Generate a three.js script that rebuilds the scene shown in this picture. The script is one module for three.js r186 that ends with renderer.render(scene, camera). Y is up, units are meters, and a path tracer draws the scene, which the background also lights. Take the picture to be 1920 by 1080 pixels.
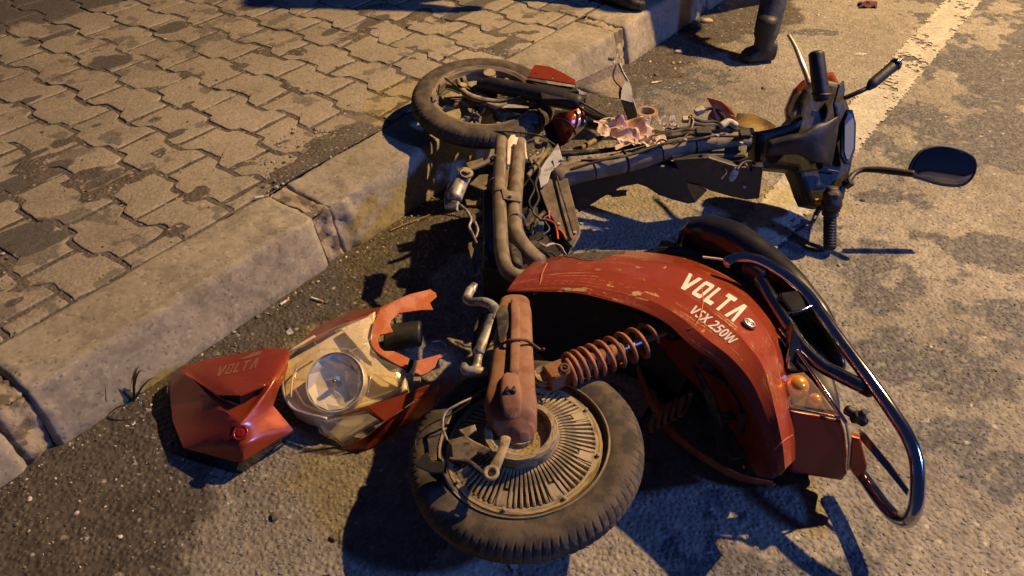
import * as THREE from 'three';
import { mergeGeometries, toCreasedNormals, mergeVertices } from 'three/addons/utils/BufferGeometryUtils.js';
import { RoundedBoxGeometry } from 'three/addons/geometries/RoundedBoxGeometry.js';
import { MarchingCubes } from 'three/addons/objects/MarchingCubes.js';
import { FontLoader } from 'three/addons/loaders/FontLoader.js';
import { TextGeometry } from 'three/addons/geometries/TextGeometry.js';

// ---------- camera, sky, lamp light, exposure ----------
const scene = new THREE.Scene();
const CAM = { f: 1560, h: 1.65, pitch: Math.atan(1268 / 1560) };          // focal length in pixels of a 1920 x 1080 frame
const camera = new THREE.PerspectiveCamera(2 * Math.atan(540 / CAM.f) * 180 / Math.PI, 16 / 9, 0.05, 200);
camera.position.set(0, CAM.h, 0);
camera.rotation.set(-CAM.pitch, 0, 0);
scene.add(camera);
const renderer = new THREE.WebGLRenderer({ antialias: true });
renderer.setSize(1024, 576);
renderer.toneMapping = THREE.LinearToneMapping;
renderer.toneMappingExposure = 1.0;
renderer.shadowMap.enabled = true;

{ // night sky over a town: dark blue, a little paler towards the horizon all round
  const w = 64, h = 32, d = new Float32Array(w * h * 4);
  for (let j = 0; j < h; j++) for (let i = 0; i < w; i++) {
    const e = Math.abs((j + .5) / h - .5) * 2, g = Math.pow(1 - e, 3), k = (j * w + i) * 4;
    d[k] = .008 + .010 * g; d[k + 1] = .016 + .014 * g; d[k + 2] = .058 + .03 * g; d[k + 3] = 1;
  }
  const t = new THREE.DataTexture(d, w, h, THREE.RGBAFormat, THREE.FloatType);
  t.mapping = THREE.EquirectangularReflectionMapping; t.magFilter = t.minFilter = THREE.LinearFilter; t.needsUpdate = true;
  scene.background = t; scene.environment = t;
}
// the sodium street lamp stands out of the frame to the right; a cool blue-white lamp stands behind the photographer
const LAMP = new THREE.Vector3(4.6, 5.5, -4.1), COOL = new THREE.Vector3(5.6, 4.0, .8);
const lampLight = new THREE.SpotLight(new THREE.Color().setRGB(1, .64, .265), 350, 0, 1.35, .3, 2);
lampLight.position.copy(LAMP); lampLight.target.position.set(2.6, 0, -3.2);
const coolLight = new THREE.SpotLight(new THREE.Color().setRGB(.13, .29, 1), 112, 0, 1.35, .4, 2);
coolLight.position.copy(COOL); coolLight.target.position.set(2.2, 0, -1.6);
lampLight.shadow.radius = 3; coolLight.shadow.radius = 16;
for (const l of [lampLight, coolLight]) { l.castShadow = true; l.shadow.mapSize.set(4096, 4096); scene.add(l, l.target); }

// ---------- helpers ----------
const V = (x, y, z) => new THREE.Vector3(x, y, z);
// a spot of the photograph (1920 x 1080) at a known height above the road, as a point in metres
function P(x, y, h = 0) {
  const s = Math.sin(CAM.pitch), c = Math.cos(CAM.pitch), a = (x - 960) / CAM.f, b = (540 - y) / CAM.f;
  const dy = -s + b * c, dz = -c - b * s, t = (h - CAM.h) / dy;
  return V(a * t, h, dz * t);
}
const PP = l => l.map(q => P(q[0], q[1], q[2]));
const KD = V(1479, 0, -Math.hypot(CAM.f, 1268)).normalize(), KN = V(KD.z, 0, -KD.x), KO = P(620, 500, 0);
const K = (u, v, y = 0) => V(KO.x + KD.x * u + KN.x * v, y, KO.z + KD.z * u + KN.z * v);      // along the kerb, towards the pavement, up
const uvK = p => [(p.x - KO.x) * KD.x + (p.z - KO.z) * KD.z, (p.x - KO.x) * KN.x + (p.z - KO.z) * KN.z];
const TQ = 1;
let seed = 12345;
const rnd = () => { seed |= 0; seed = seed + 0x6D2B79F5 | 0; let t = Math.imul(seed ^ seed >>> 15, 1 | seed); t = t + Math.imul(t ^ t >>> 7, 61 | t) ^ t; return ((t ^ t >>> 14) >>> 0) / 4294967296; };
const rr = (a, b) => a + (b - a) * rnd();
const clamp = (x, a = 0, b = 1) => Math.min(b, Math.max(a, x));
const sm = (a, b, x) => { const t = clamp((x - a) / (b - a)); return t * t * (3 - 2 * t); };
const mix = (a, b, t) => a + (b - a) * t;
const HT = new Float32Array(65536); for (let i = 0; i < 65536; i++) HT[i] = rnd();
function vn(x, y, px = 256, o = 0) {                               // value noise, period px
  const xi = Math.floor(x), yi = Math.floor(y); let fx = x - xi, fy = y - yi; fx *= fx * (3 - 2 * fx); fy *= fy * (3 - 2 * fy);
  let x0, x1, y0, y1; if ((px & (px - 1)) === 0) { const k = px - 1; x0 = xi & k; x1 = (xi + 1) & k; y0 = yi & k; y1 = (yi + 1) & k; } else { x0 = ((xi % px) + px) % px; x1 = x0 + 1 === px ? 0 : x0 + 1; y0 = ((yi % px) + px) % px; y1 = y0 + 1 === px ? 0 : y0 + 1; }
  x0 *= 157; x1 *= 157; y0 = y0 * 7919 + o * 1013; y1 = y1 * 7919 + o * 1013;
  const a = HT[(x0 + y0) & 65535], b = HT[(x1 + y0) & 65535], c = HT[(x0 + y1) & 65535], d = HT[(x1 + y1) & 65535], p = a + (b - a) * fx;
  return p + (c + (d - c) * fx - p) * fy;
}
function fbm(x, y, n = 4, o = 0, px = 256) { let s = 0, a = .5, t = 0; for (let i = 0; i < n; i++) { s += a * vn(x, y, px, o + i); t += a; a *= .5; x *= 2; y *= 2; px *= 2; } return s / t; }
function cells(x, y, px, o = 0) {                                  // worley: distance to nearest, to second, id
  const xi = Math.floor(x), yi = Math.floor(y); let a = 9, b = 9, id = 0;
  const pow = (px & (px - 1)) === 0, q = px - 1;
  for (let j = -1; j < 2; j++) for (let i = -1; i < 2; i++) {
    const cx = pow ? (xi + i) & q : (((xi + i) % px) + px) % px, cy = pow ? (yi + j) & q : (((yi + j) % px) + px) % px, k = (cx * 157 + cy * 7919 + o * 331) & 65535;
    const dx = xi + i + HT[k] - x, dy = yi + j + HT[(k + 777) & 65535] - y, d = dx * dx + dy * dy;
    if (d < a) { b = a; a = d; id = HT[(k + 1555) & 65535]; } else if (d < b) b = d;
  }
  return [Math.sqrt(a), Math.sqrt(b), id];
}
const enc = c => { c = clamp(c); return 255 * (c <= .0031308 ? c * 12.92 : 1.055 * Math.pow(c, 1 / 2.4) - .055); };
const ENC = new Uint8Array(4096); for (let i = 0; i < 4096; i++) ENC[i] = enc(i / 4095);
function tex(w, h, fn, srgb = true, wrap = THREE.RepeatWrapping) {
  w = w * TQ | 0; h = h * TQ | 0; const d = new Uint8Array(w * h * 4);
  for (let j = 0; j < h; j++) for (let i = 0; i < w; i++) {
    const c = fn((i + .5) / w, (j + .5) / h), k = (j * w + i) * 4;
    if (srgb) for (let q = 0; q < 3; q++) d[k + q] = ENC[clamp(c[q]) * 4095 | 0];
    else if (c.length) for (let q = 0; q < 3; q++) d[k + q] = clamp(c[q]) * 255;
    else d[k] = d[k + 1] = d[k + 2] = clamp(c) * 255;
    d[k + 3] = 255;
  }
  const t = new THREE.DataTexture(d, w, h); t.wrapS = t.wrapT = wrap; t.magFilter = THREE.LinearFilter; t.minFilter = THREE.LinearMipmapLinearFilter; t.generateMipmaps = true;
  if (srgb) t.colorSpace = THREE.SRGBColorSpace; t.needsUpdate = true; return t;
}
const used = {};
function numbered(n) { if (!(n in used)) { used[n] = 0; return n; } used[n]++; return n + '_' + String(used[n]).padStart(3, '0'); }
function tag(o, label, category, group, kind) { o.userData = {}; if (label) o.userData.label = label; if (category) o.userData.category = category; if (group) o.userData.group = group; if (kind) o.userData.kind = kind; return o; }
function mesh(name, geo, mat, parent) {
  if (Array.isArray(geo)) geo = merge(geo);
  const m = new THREE.Mesh(geo, mat); m.name = parent ? name : numbered(name); m.castShadow = m.receiveShadow = true; (parent || scene).add(m); return m;
}
function thing(name, label, category, pos, group) { const g = new THREE.Group(); g.name = numbered(name); if (pos) g.position.copy(pos); scene.add(g); return tag(g, label, category, group); }
function reparent(root) { // children were written in world coordinates: bring them into the group's own frame
  const p = root.position; root.children.forEach(c => c.position.sub(p));
}
function plain(g) { g = g.index ? g.toNonIndexed() : g; for (const k of Object.keys(g.attributes)) if (!['position', 'normal', 'uv'].includes(k)) g.deleteAttribute(k); if (!g.attributes.normal) g.computeVertexNormals(); return g; }
function boxUV(g, s = 1) { // uv in metres, by the way each face points
  g = plain(g); const p = g.attributes.position, u = new Float32Array(p.count * 2), a = V(), b = V(), c = V();
  for (let i = 0; i < p.count; i += 3) {
    a.fromBufferAttribute(p, i); b.fromBufferAttribute(p, i + 1).sub(a); c.fromBufferAttribute(p, i + 2).sub(a); b.cross(c);
    const x = Math.abs(b.x), y = Math.abs(b.y), z = Math.abs(b.z);
    for (let k = i; k < i + 3; k++) { const X = p.getX(k) * s, Y = p.getY(k) * s, Z = p.getZ(k) * s; u[2 * k] = y >= x && y >= z ? X : x >= z ? Z : X; u[2 * k + 1] = y >= x && y >= z ? Z : Y; }
  }
  g.setAttribute('uv', new THREE.BufferAttribute(u, 2)); return g;
}
function merge(l) { return mergeGeometries(l.map(g => g.attributes.uv && !g.index ? plain(g) : boxUV(g))); }
function crease(g, a = .6) { return toCreasedNormals(g.index ? g.toNonIndexed() : g, a); }
// a bar or cable with round section along points; r a number or one per point
function tube(pts, r, { n = 0, seg = 12, flat = 1, up = null, straight = false, cap = 1 } = {}) {
  const cv = straight ? null : new THREE.CatmullRomCurve3(pts, false, 'centripetal');
  n = n || (straight ? pts.length - 1 : Math.max(4, (pts.length - 1) * 8));
  const C = [], R = [];
  for (let i = 0; i <= n; i++) {
    const t = i / n; C.push(straight ? pts[i].clone() : cv.getPoint(t));
    if (Array.isArray(r)) { const f = t * (r.length - 1), k = Math.min(r.length - 2, Math.floor(f)); R.push(mix(r[k], r[k + 1], f - k)); } else R.push(r);
  }
  const T = C.map((c, i) => C[Math.min(n, i + 1)].clone().sub(C[Math.max(0, i - 1)]).normalize());
  let N = up ? up.clone() : (Math.abs(T[0].y) < .9 ? V(0, 1, 0) : V(1, 0, 0));
  const rows = [];
  const ring = (c, N, B, r) => { const o = []; for (let k = 0; k < seg; k++) { const a = k / seg * Math.PI * 2; o.push(c.clone().addScaledVector(N, Math.cos(a) * r * flat).addScaledVector(B, Math.sin(a) * r)); } return o; };
  for (let i = 0; i <= n; i++) {
    N = N.clone().addScaledVector(T[i], -N.dot(T[i])).normalize(); const B = T[i].clone().cross(N);
    if (i === 0) for (const q of [[.0, 1], [.6, .8], [.9, .45]].reverse()) rows.push(ring(C[0].clone().addScaledVector(T[0], -q[0] * R[0] * cap * .5), N, B, R[0] * q[1]));
    if (i > 0 && i < n) rows.push(ring(C[i], N, B, R[i]));
    if (i === n) for (const q of [[.0, 1], [.6, .8], [.9, .45]]) rows.push(ring(C[n].clone().addScaledVector(T[n], q[0] * R[n] * cap * .5), N, B, R[n] * q[1]));
  }
  return skin(rows);
}
function skin(rows) { // closed rings, capped
  const s = rows[0].length, pos = [], idx = [], m = rows.length;
  for (const r of rows) for (const p of r) pos.push(p.x, p.y, p.z);
  for (let i = 0; i < m - 1; i++) for (let k = 0; k < s; k++) { const a = i * s + k, b = i * s + (k + 1) % s, c = a + s, d = b + s; idx.push(a, b, c, b, d, c); }
  for (const [i, f] of [[0, 1], [m - 1, 0]]) {
    const c = V(); rows[i].forEach(p => c.add(p)); c.multiplyScalar(1 / s); const q = pos.length / 3; pos.push(c.x, c.y, c.z);
    for (let k = 0; k < s; k++) { const a = i * s + k, b = i * s + (k + 1) % s; f ? idx.push(q, b, a) : idx.push(q, a, b); }
  }
  const g = new THREE.BufferGeometry(); g.setAttribute('position', new THREE.Float32BufferAttribute(pos, 3)); g.setIndex(idx); g.computeVertexNormals(); return g;
}
// a solid through sections { c, a, b, p }: a and b half axes, p how square
function solid(secs, { n = 0, seg = 28, smooth = true } = {}) {
  n = n || (secs.length - 1) * 6;
  const cu = k => new THREE.CatmullRomCurve3(secs.map(s => s[k]), false, 'centripetal');
  const cc = cu('c'), rows = [], at = (k, t) => { const f = t * (secs.length - 1), i = Math.min(secs.length - 2, Math.floor(f)), w = smooth ? sm(0, 1, f - i) : f - i; return secs[i][k].clone().lerp(secs[i + 1][k], w); };
  for (let i = 0; i <= n; i++) {
    const t = i / n, c = smooth ? cc.getPoint(t) : at('c', t), a = at('a', t), b = at('b', t), f = t * (secs.length - 1), q = Math.min(secs.length - 2, Math.floor(f)), p = mix(secs[q].p || 1, secs[q + 1].p || 1, f - q);
    const r = []; for (let k = 0; k < seg; k++) { const w = k / seg * Math.PI * 2, x = Math.cos(w), y = Math.sin(w); r.push(c.clone().addScaledVector(a, Math.sign(x) * Math.pow(Math.abs(x), p)).addScaledVector(b, Math.sign(y) * Math.pow(Math.abs(y), p))); }
    rows.push(r);
  }
  return skin(rows);
}
// a surface through rails (arrays of points, all as long), with thickness
function loftFn(rails, lin = false) {
  const cs = rails.map(r => new THREE.CatmullRomCurve3(r, false, 'centripetal'));
  return (s, t) => {
    const p = cs.map(c => c.getPoint(clamp(s)));
    if (lin || p.length < 3) { const f = clamp(t) * (p.length - 1), i = Math.min(p.length - 2, Math.floor(f)); return p[i].clone().lerp(p[i + 1], f - i); }
    return new THREE.CatmullRomCurve3(p, false, 'centripetal').getPoint(clamp(t));
  };
}
function shell(S, nu, nv, th, cr = .7) {
  const G = [], e = 1e-3, NN = [];
  const face = V(0, 1, .6);
  let flip = 0;
  for (let j = 0; j <= nv; j++) for (let i = 0; i <= nu; i++) {
    const s = i / nu, t = j / nv, p = S(s, t), a = S(Math.min(1, s + e), t).sub(S(Math.max(0, s - e), t)), b = S(s, Math.min(1, t + e)).sub(S(s, Math.max(0, t - e)));
    const n = a.cross(b).normalize(); flip += n.dot(face); G.push(p); NN.push(n);
  }
  const sg = flip >= 0 ? 1 : -1, W = nu + 1, pos = [], uv = [], idx = [];
  for (let i = 0; i < G.length; i++) { pos.push(G[i].x, G[i].y, G[i].z); uv.push((i % W) / nu, Math.floor(i / W) / nv); }
  for (let i = 0; i < G.length; i++) { const q = G[i].clone().addScaledVector(NN[i], -th * sg); pos.push(q.x, q.y, q.z); uv.push((i % W) / nu, Math.floor(i / W) / nv); }
  const o = G.length, quad = (a, b, c, d) => sg > 0 ? idx.push(a, b, d, b, c, d) : idx.push(a, d, b, b, d, c);
  for (let j = 0; j < nv; j++) for (let i = 0; i < nu; i++) { const a = j * W + i; quad(a, a + 1, a + W + 1, a + W); quad(o + a, o + a + W, o + a + W + 1, o + a + 1); }
  for (let i = 0; i < nu; i++) { quad(i, o + i, o + i + 1, i + 1); const a = nv * W + i; quad(a, a + 1, o + a + 1, o + a); }
  for (let j = 0; j < nv; j++) { const a = j * W; quad(a, a + W, o + a + W, o + a); const b = a + nu; quad(b, o + b, o + b + W, b + W); }
  const g = new THREE.BufferGeometry(); g.setAttribute('position', new THREE.Float32BufferAttribute(pos, 3)); g.setAttribute('uv', new THREE.Float32BufferAttribute(uv, 2)); g.setIndex(idx);
  return toCreasedNormals(g.toNonIndexed(), cr);
}
// a flat or faceted panel: corner points and faces, given thickness
function facets(pts, faces, th) {
  const N = pts.map(() => V()), tri = [];
  for (const f of faces) for (let k = 1; k < f.length - 1; k++) tri.push([f[0], f[k], f[k + 1]]);
  for (const t of tri) { const n = pts[t[1]].clone().sub(pts[t[0]]).cross(pts[t[2]].clone().sub(pts[t[0]])); if (n.dot(V(0, 1, .5)) < 0) { [t[1], t[2]] = [t[2], t[1]]; n.negate(); } t.forEach(i => N[i].add(n.clone().normalize())); }
  const low = pts.map((p, i) => p.clone().addScaledVector(N[i].normalize(), -th)), pos = [], put = (a, b, c) => { for (const q of [a, b, c]) pos.push(q.x, q.y, q.z); }, edge = new Map();
  for (const t of tri) { put(...t.map(i => pts[i])); put(low[t[0]], low[t[2]], low[t[1]]); for (let k = 0; k < 3; k++) { const a = t[k], b = t[(k + 1) % 3], r = b + '_' + a; if (edge.has(r)) edge.delete(r); else edge.set(a + '_' + b, [a, b]); } }
  for (const [a, b] of edge.values()) { put(pts[a], low[a], pts[b]); put(pts[b], low[a], low[b]); }
  const g = new THREE.BufferGeometry(); g.setAttribute('position', new THREE.Float32BufferAttribute(pos, 3)); g.computeVertexNormals(); return g;
}
// the same with its faces split and rounded off, as moulded plastic
function soft(pts, faces, th, sub = 3, it = 6) {
  let P0 = pts.map(p => p.clone()), T = []; for (const f of faces) for (let k = 1; k < f.length - 1; k++) T.push([f[0], f[k], f[k + 1]]);
  for (let s = 0; s < sub; s++) { const mid = new Map(), N = [], m = (a, b) => { const k = a < b ? a + '_' + b : b + '_' + a; if (!mid.has(k)) { mid.set(k, P0.length); P0.push(P0[a].clone().add(P0[b]).multiplyScalar(.5)); } return mid.get(k); }; for (const [a, b, c] of T) { const x = m(a, b), y = m(b, c), z = m(c, a); N.push([a, x, z], [x, b, y], [z, y, c], [x, y, z]); } T = N; }
  const cnt = new Map(), nb = P0.map(() => new Set()); for (const t of T) for (let k = 0; k < 3; k++) { const a = t[k], b = t[(k + 1) % 3], q = a < b ? a + '_' + b : b + '_' + a; cnt.set(q, (cnt.get(q) || 0) + 1); nb[a].add(b); nb[b].add(a); }
  const rim = new Set(); for (const [q, c] of cnt) if (c === 1) q.split('_').forEach(v => rim.add(+v));
  for (let s = 0; s < it; s++) P0 = P0.map((p, i) => { if (rim.has(i)) return p; const c = V(); nb[i].forEach(j => c.add(P0[j])); return p.clone().lerp(c.multiplyScalar(1 / nb[i].size), .6); });
  return crease(facets(P0, T, th), .75);
}
function plane(pts, toward = V(0, 1, .7)) { // best plane of a polygon
  const c = V(), n = V(); pts.forEach(p => c.add(p)); c.multiplyScalar(1 / pts.length);
  pts.forEach((p, i) => n.add(p.clone().sub(c).cross(pts[(i + 1) % pts.length].clone().sub(c)))); n.normalize(); if (n.dot(toward) < 0) n.negate();
  const x = pts[1].clone().sub(pts[0]); x.addScaledVector(n, -x.dot(n)).normalize(); const y = n.clone().cross(x);
  return { c, n, x, y, m: new THREE.Matrix4().makeBasis(x, y, n).setPosition(c), to: p => { const d = p.clone().sub(c); return new THREE.Vector2(d.dot(x), d.dot(y)); } };
}
function plate(pts, th, { bevel = Math.min(.003, th * .3), holes = [], smooth = false, bs = 2, lift = 0 } = {}) {
  const f = plane(pts), sh = new THREE.Shape();
  let q = pts.map(f.to); if (smooth) q = new THREE.SplineCurve([...q, q[0]]).getPoints(q.length * 5).slice(0, -1);
  sh.setFromPoints(q); for (const h of holes) sh.holes.push(new THREE.Path(h.map(f.to)));
  const g = new THREE.ExtrudeGeometry(sh, { depth: Math.max(1e-4, th - 2 * bevel), bevelEnabled: bevel > 0, bevelThickness: bevel, bevelSize: bevel, bevelOffset: -bevel, bevelSegments: bs, curveSegments: 8 });
  g.translate(0, 0, -th + bevel + lift).applyMatrix4(f.m); g.deleteAttribute('uv'); return smooth ? crease(g, .8) : g;
}
const box = (w, h, d, r = .002) => new RoundedBoxGeometry(w, h, d, 2, Math.min(r, w * .45, h * .45, d * .45));
function along(g, from, to) { // a shape standing on y=0..1 put between two points (y axis along)
  const d = to.clone().sub(from), q = new THREE.Quaternion().setFromUnitVectors(V(0, 1, 0), d.clone().normalize()); return g.applyMatrix4(new THREE.Matrix4().compose(from, q, V(1, 1, 1)));
}
function frameAt(c, n, x0 = V(1, 0, 0)) { const y = n.clone().normalize(), x = x0.clone().addScaledVector(y, -x0.dot(y)).normalize(), z = x.clone().cross(y); return new THREE.Matrix4().makeBasis(x, y, z).setPosition(c); }

// ---------- materials ----------
const grime = tex(512, 512, (u, v) => { const a = fbm(u * 8, v * 8, 5, 3, 8), b = fbm(u * 32, v * 32, 3, 9, 32), k = .62 + .45 * a + .2 * (b - .5) - .35 * sm(.56, .7, fbm(u * 12, v * 12, 4, 21, 12)); return [k, k * .98, k * .95]; });
const grimeB = tex(512, 512, (u, v) => fbm(u * 16, v * 16, 5, 5, 16), false);
const rough = tex(256, 256, (u, v) => { const k = .55 + .45 * fbm(u * 8, v * 8, 5, 13, 8); return [k, k, 0]; }, false);
const rep = (t, s) => { const c = t.clone(); c.repeat.set(s, s); c.needsUpdate = true; return c; };
const G4 = rep(grime, 4), GB4 = rep(grimeB, 5), R4 = rep(rough, 5);
const lin = (r, g, b) => new THREE.Color().setRGB(r, g, b);
const MAT = (c, o = {}) => new THREE.MeshStandardMaterial({ color: lin(...c), roughness: .75, map: G4, bumpMap: GB4, bumpScale: .0008, ...o });
const PHY = (c, o = {}) => new THREE.MeshPhysicalMaterial({ color: lin(...c), roughness: .4, ...o });
const dustTex = (c1, c2, lo, hi, s, o) => tex(512, 512, (u, v) => { const a = sm(lo, hi, fbm(u * s, v * s, 5, o, s) + .15 * (fbm(u * 64, v * 64, 2, o + 2, 64) - .5)); return [0, 1, 2].map(i => mix(c1[i], c2[i], a)); });
const dusty = (c1, c2, lo, hi, s, o, rp = 3, opt = {}) => new THREE.MeshStandardMaterial({ map: rep(dustTex(c1, c2, lo, hi, s, o), rp), roughness: .85, bumpMap: GB4, bumpScale: .0008, ...opt });
const M = {
  red: PHY([.33, .05, .014], { roughness: .4, metalness: .4, clearcoat: .7, clearcoatRoughness: .22, map: rep(tex(512, 512, (u, v) => { const a = .8 + .25 * fbm(u * 8, v * 8, 5, 31, 8), d = sm(.58, .75, fbm(u * 10, v * 10, 5, 37, 10)) * .6; return [a, mix(a, a * 1.3, d), mix(a, a * 1.6, d)]; }), 3), roughnessMap: R4 }),
  redIn: dusty([.42, .10, .04], [.5, .2, .11], .45, .7, 8, 41, 3, { roughness: .6 }),
  blackGloss: PHY([.012, .012, .014], { roughness: .3, clearcoat: .4, clearcoatRoughness: .25, roughnessMap: R4 }),
  black: dusty([.012, .012, .014], [.035, .03, .026], .55, .75, 8, 51, 3, { roughness: .55 }),
  blackDusty: dusty([.02, .018, .016], [.12, .095, .06], .42, .68, 8, 55, 4),
  rubber: dusty([.042, .035, .027], [.1, .078, .05], .3, .7, 8, 61, 5, { roughness: .95 }),
  wheelDust: dusty([.08, .063, .04], [.2, .155, .095], .25, .65, 8, 65, 5),
  tanMetal: dusty([.15, .115, .06], [.34, .265, .145], .35, .62, 8, 71, 5, { roughness: .7 }),
  frame: dusty([.115, .09, .058], [.21, .165, .105], .3, .7, 8, 75, 4, { roughness: .7 }),
  grey: dusty([.14, .13, .12], [.38, .35, .31], .4, .62, 8, 77, 6, { roughness: .5, metalness: .3 }),
  rustSpring: dusty([.2, .07, .03], [.34, .13, .06], .3, .7, 8, 83, 6, { roughness: .7 }),
  rust: dusty([.19, .078, .036], [.27, .135, .072], .3, .7, 8, 81, 4, { roughness: .8 }),
  rustDark: MAT([.12, .05, .03]),
  chrome: new THREE.MeshStandardMaterial({ color: lin(.5, .48, .48), metalness: 1, roughness: .16, roughnessMap: R4 }),
  darkChrome: new THREE.MeshStandardMaterial({ color: lin(.25, .24, .25), metalness: 1, roughness: .22, roughnessMap: R4 }),
  steel: new THREE.MeshStandardMaterial({ color: lin(.5, .48, .45), metalness: 1, roughness: .38 }),
  amber: PHY([.97, .8, .55], { transmission: .88, roughness: .08, thickness: 0 }),
  redLens: PHY([.22, .012, .008], { roughness: .3, clearcoat: .4, clearcoatRoughness: .12 }),
  clear: PHY([.97, .93, .82], { transmission: .93, roughness: .12, thickness: 0, ior: 1.5 }),
  reflector: new THREE.MeshStandardMaterial({ color: lin(.82, .78, .68), metalness: .5, roughness: .3 }),
  whitePart: dusty([.62, .52, .34], [.76, .68, .5], .35, .6, 6, 91, 3, { roughness: .4 }),
  letter: new THREE.MeshStandardMaterial({ color: lin(.62, .58, .5), roughness: .5 }),
  letterDim: new THREE.MeshStandardMaterial({ color: lin(.2, .085, .06), roughness: .5 }),
};

// ---------- road ----------
const RX0 = -3.4, RW = 7.2, RZ0 = -5.4, RH = 5.0;                // the patch of road in view, drawn once in the maps
const blobs = [[1690, 215, .20, .13], [1835, 130, .26, .17], [1745, 240, .13, .08], [1700, 665, .15, .1], [1830, 470, .2, .12], [1880, 590, .12, .1], [1640, 370, .1, .05], [1520, 60, .1, .04], [1850, 700, .14, .1], [1650, 560, .1, .08], [1880, 880, .1, .07], [1790, 820, .1, .06]].map(b => { const p = P(b[0], b[1]); return [p.x, p.z, b[2], b[3]]; });
function damp(x, z) {                                            // dark damp dirt along the gutter: 0..1
  const [u, v] = uvK({ x, z });
  const n = fbm(x * 3 + 40, z * 3 + 40, 5, 101) - .5, n2 = fbm(x * 14 + 9, z * 14 + 40, 4, 105) - .5;
  let b = -.2 - .1 * sm(-.2, .3, u) + .12 * sm(.4, 1, u) - .1 * sm(1.1, 1.7, u) - .1 * sm(2, 3, u); if (u < -.62) b -= Math.min(.34, (-.62 - u) * .95);
  return sm(-.035, .03, v - b + n * .42 + n2 * .16);
}
function patches(x, z) {                                         // dark bare aggregate where the dust is gone
  const [, v] = uvK({ x, z }); const n = fbm(x * 5 + 70, z * 5 + 20, 5, 111) - .5, n2 = fbm(x * 22 + 7, z * 22 + 2, 3, 117) - .5; let s = -1;
  for (const b of blobs) { const d = 1 - Math.hypot((x - b[0]) / b[2], (z - b[1]) / b[3]); if (d > s) s = d; }
  const g = sm(-.85, -1.5, v) * .36 + (fbm(x * 1.7 + 30, z * 1.7 + 3, 4, 119) - .62) * 2.2 + n2 * .8;
  return Math.max(sm(-.05, .08, s * .8 + n * 1.5 + n2 * .9 + .02), sm(-.02, .1, g + n * 1.1 + .0));
}
function gridOf(fn, n) { const d = new Float32Array(n * n); for (let j = 0; j < n; j++) for (let i = 0; i < n; i++) d[j * n + i] = fn(RX0 + (i + .5) / n * RW, RZ0 + (j + .5) / n * RH); return (a, b) => { const x = clamp(a * n - .5, 0, n - 1.001), y = clamp(b * n - .5, 0, n - 1.001), i = x | 0, j = y | 0, f = x - i, g = y - j, k = j * n + i; return mix(mix(d[k], d[k + 1], f), mix(d[k + n], d[k + n + 1], f), g); }; }
const dampG = gridOf(damp, 900 * TQ | 0), patchG = gridOf(patches, 900 * TQ | 0);
const roadMap = tex(2048, 2048, (a, b) => {
  const x = RX0 + a * RW, z = RZ0 + b * RH, d = dampG(a, b), q = patchG(a, b) * (1 - d);
  const c = cells(x * 75, z * 75, 4096, 1), g = c[2], e = sm(.02, .25, c[1] - c[0]);
  const big = fbm(x * 2.2 + 50, z * 2.2 + 50, 2, 121), mid = fbm(x * 30 + 5, z * 30 + 5, 2, 125);
  let k = .195 + .075 * (big - .5) * 2 + .085 * (mid - .5), r = k * 1.05, gg = k * .95, bb = k * .78;
  const st = (.84 + .32 * g) * (.86 + .14 * e); r *= st; gg *= st; bb *= st;
  const dk = (.05 + .075 * g * g) * (.8 + .2 * e); r = mix(r, dk * .98, q * .86); gg = mix(gg, dk, q * .86); bb = mix(bb, dk * 1.08, q * .86);
  const dm = .034 + .035 * (mid - .3) + .03 * g * g; r = mix(r, dm * 1.1, d * .95); gg = mix(gg, dm * .93, d * .95); bb = mix(bb, dm * .72, d * .95);
  if (g > .993 && c[0] < .45) { r = mix(r, .5, .5); gg = mix(gg, .47, .5); bb = mix(bb, .38, .5); }
  return [r, gg, bb];
}, true, THREE.MirroredRepeatWrapping);
roadMap.repeat.set(1 / RW, 1 / RH); roadMap.offset.set(-RX0 / RW, -RZ0 / RH);
const BT = 1.2;
const roadBump = tex(1024, 1024, (u, v) => { const c = cells(u * 84, v * 84, 84, 7), f = cells(u * 200, v * 200, 200, 8); return .55 * (1 - sm(0, .7, c[0])) * (.3 + .9 * c[2]) + .12 * (1 - f[0]) + .3 * fbm(u * 30, v * 30, 4, 3, 30) - .1; }, false);
roadBump.repeat.set(1 / BT, 1 / BT);
const roadRough = tex(512, 512, (u, v) => { const k = .62 + .5 * (fbm(u * 60, v * 60, 3, 17, 60) - .3); return [k, k, 0]; }, false); roadRough.repeat.set(.7, .7);
const roadMat = new THREE.MeshStandardMaterial({ map: roadMap, bumpMap: roadBump, bumpScale: .0055, roughness: 1, roughnessMap: roadRough });
{
  const g = new THREE.PlaneGeometry(80, 80, 4, 4).rotateX(-Math.PI / 2), p = g.attributes.position, u = g.attributes.uv;
  for (let i = 0; i < p.count; i++) u.setXY(i, p.getX(i), p.getZ(i));
  tag(mesh('road', g, roadMat), 'dusty asphalt road with dark damp patches', null, null, 'structure');
}
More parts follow.
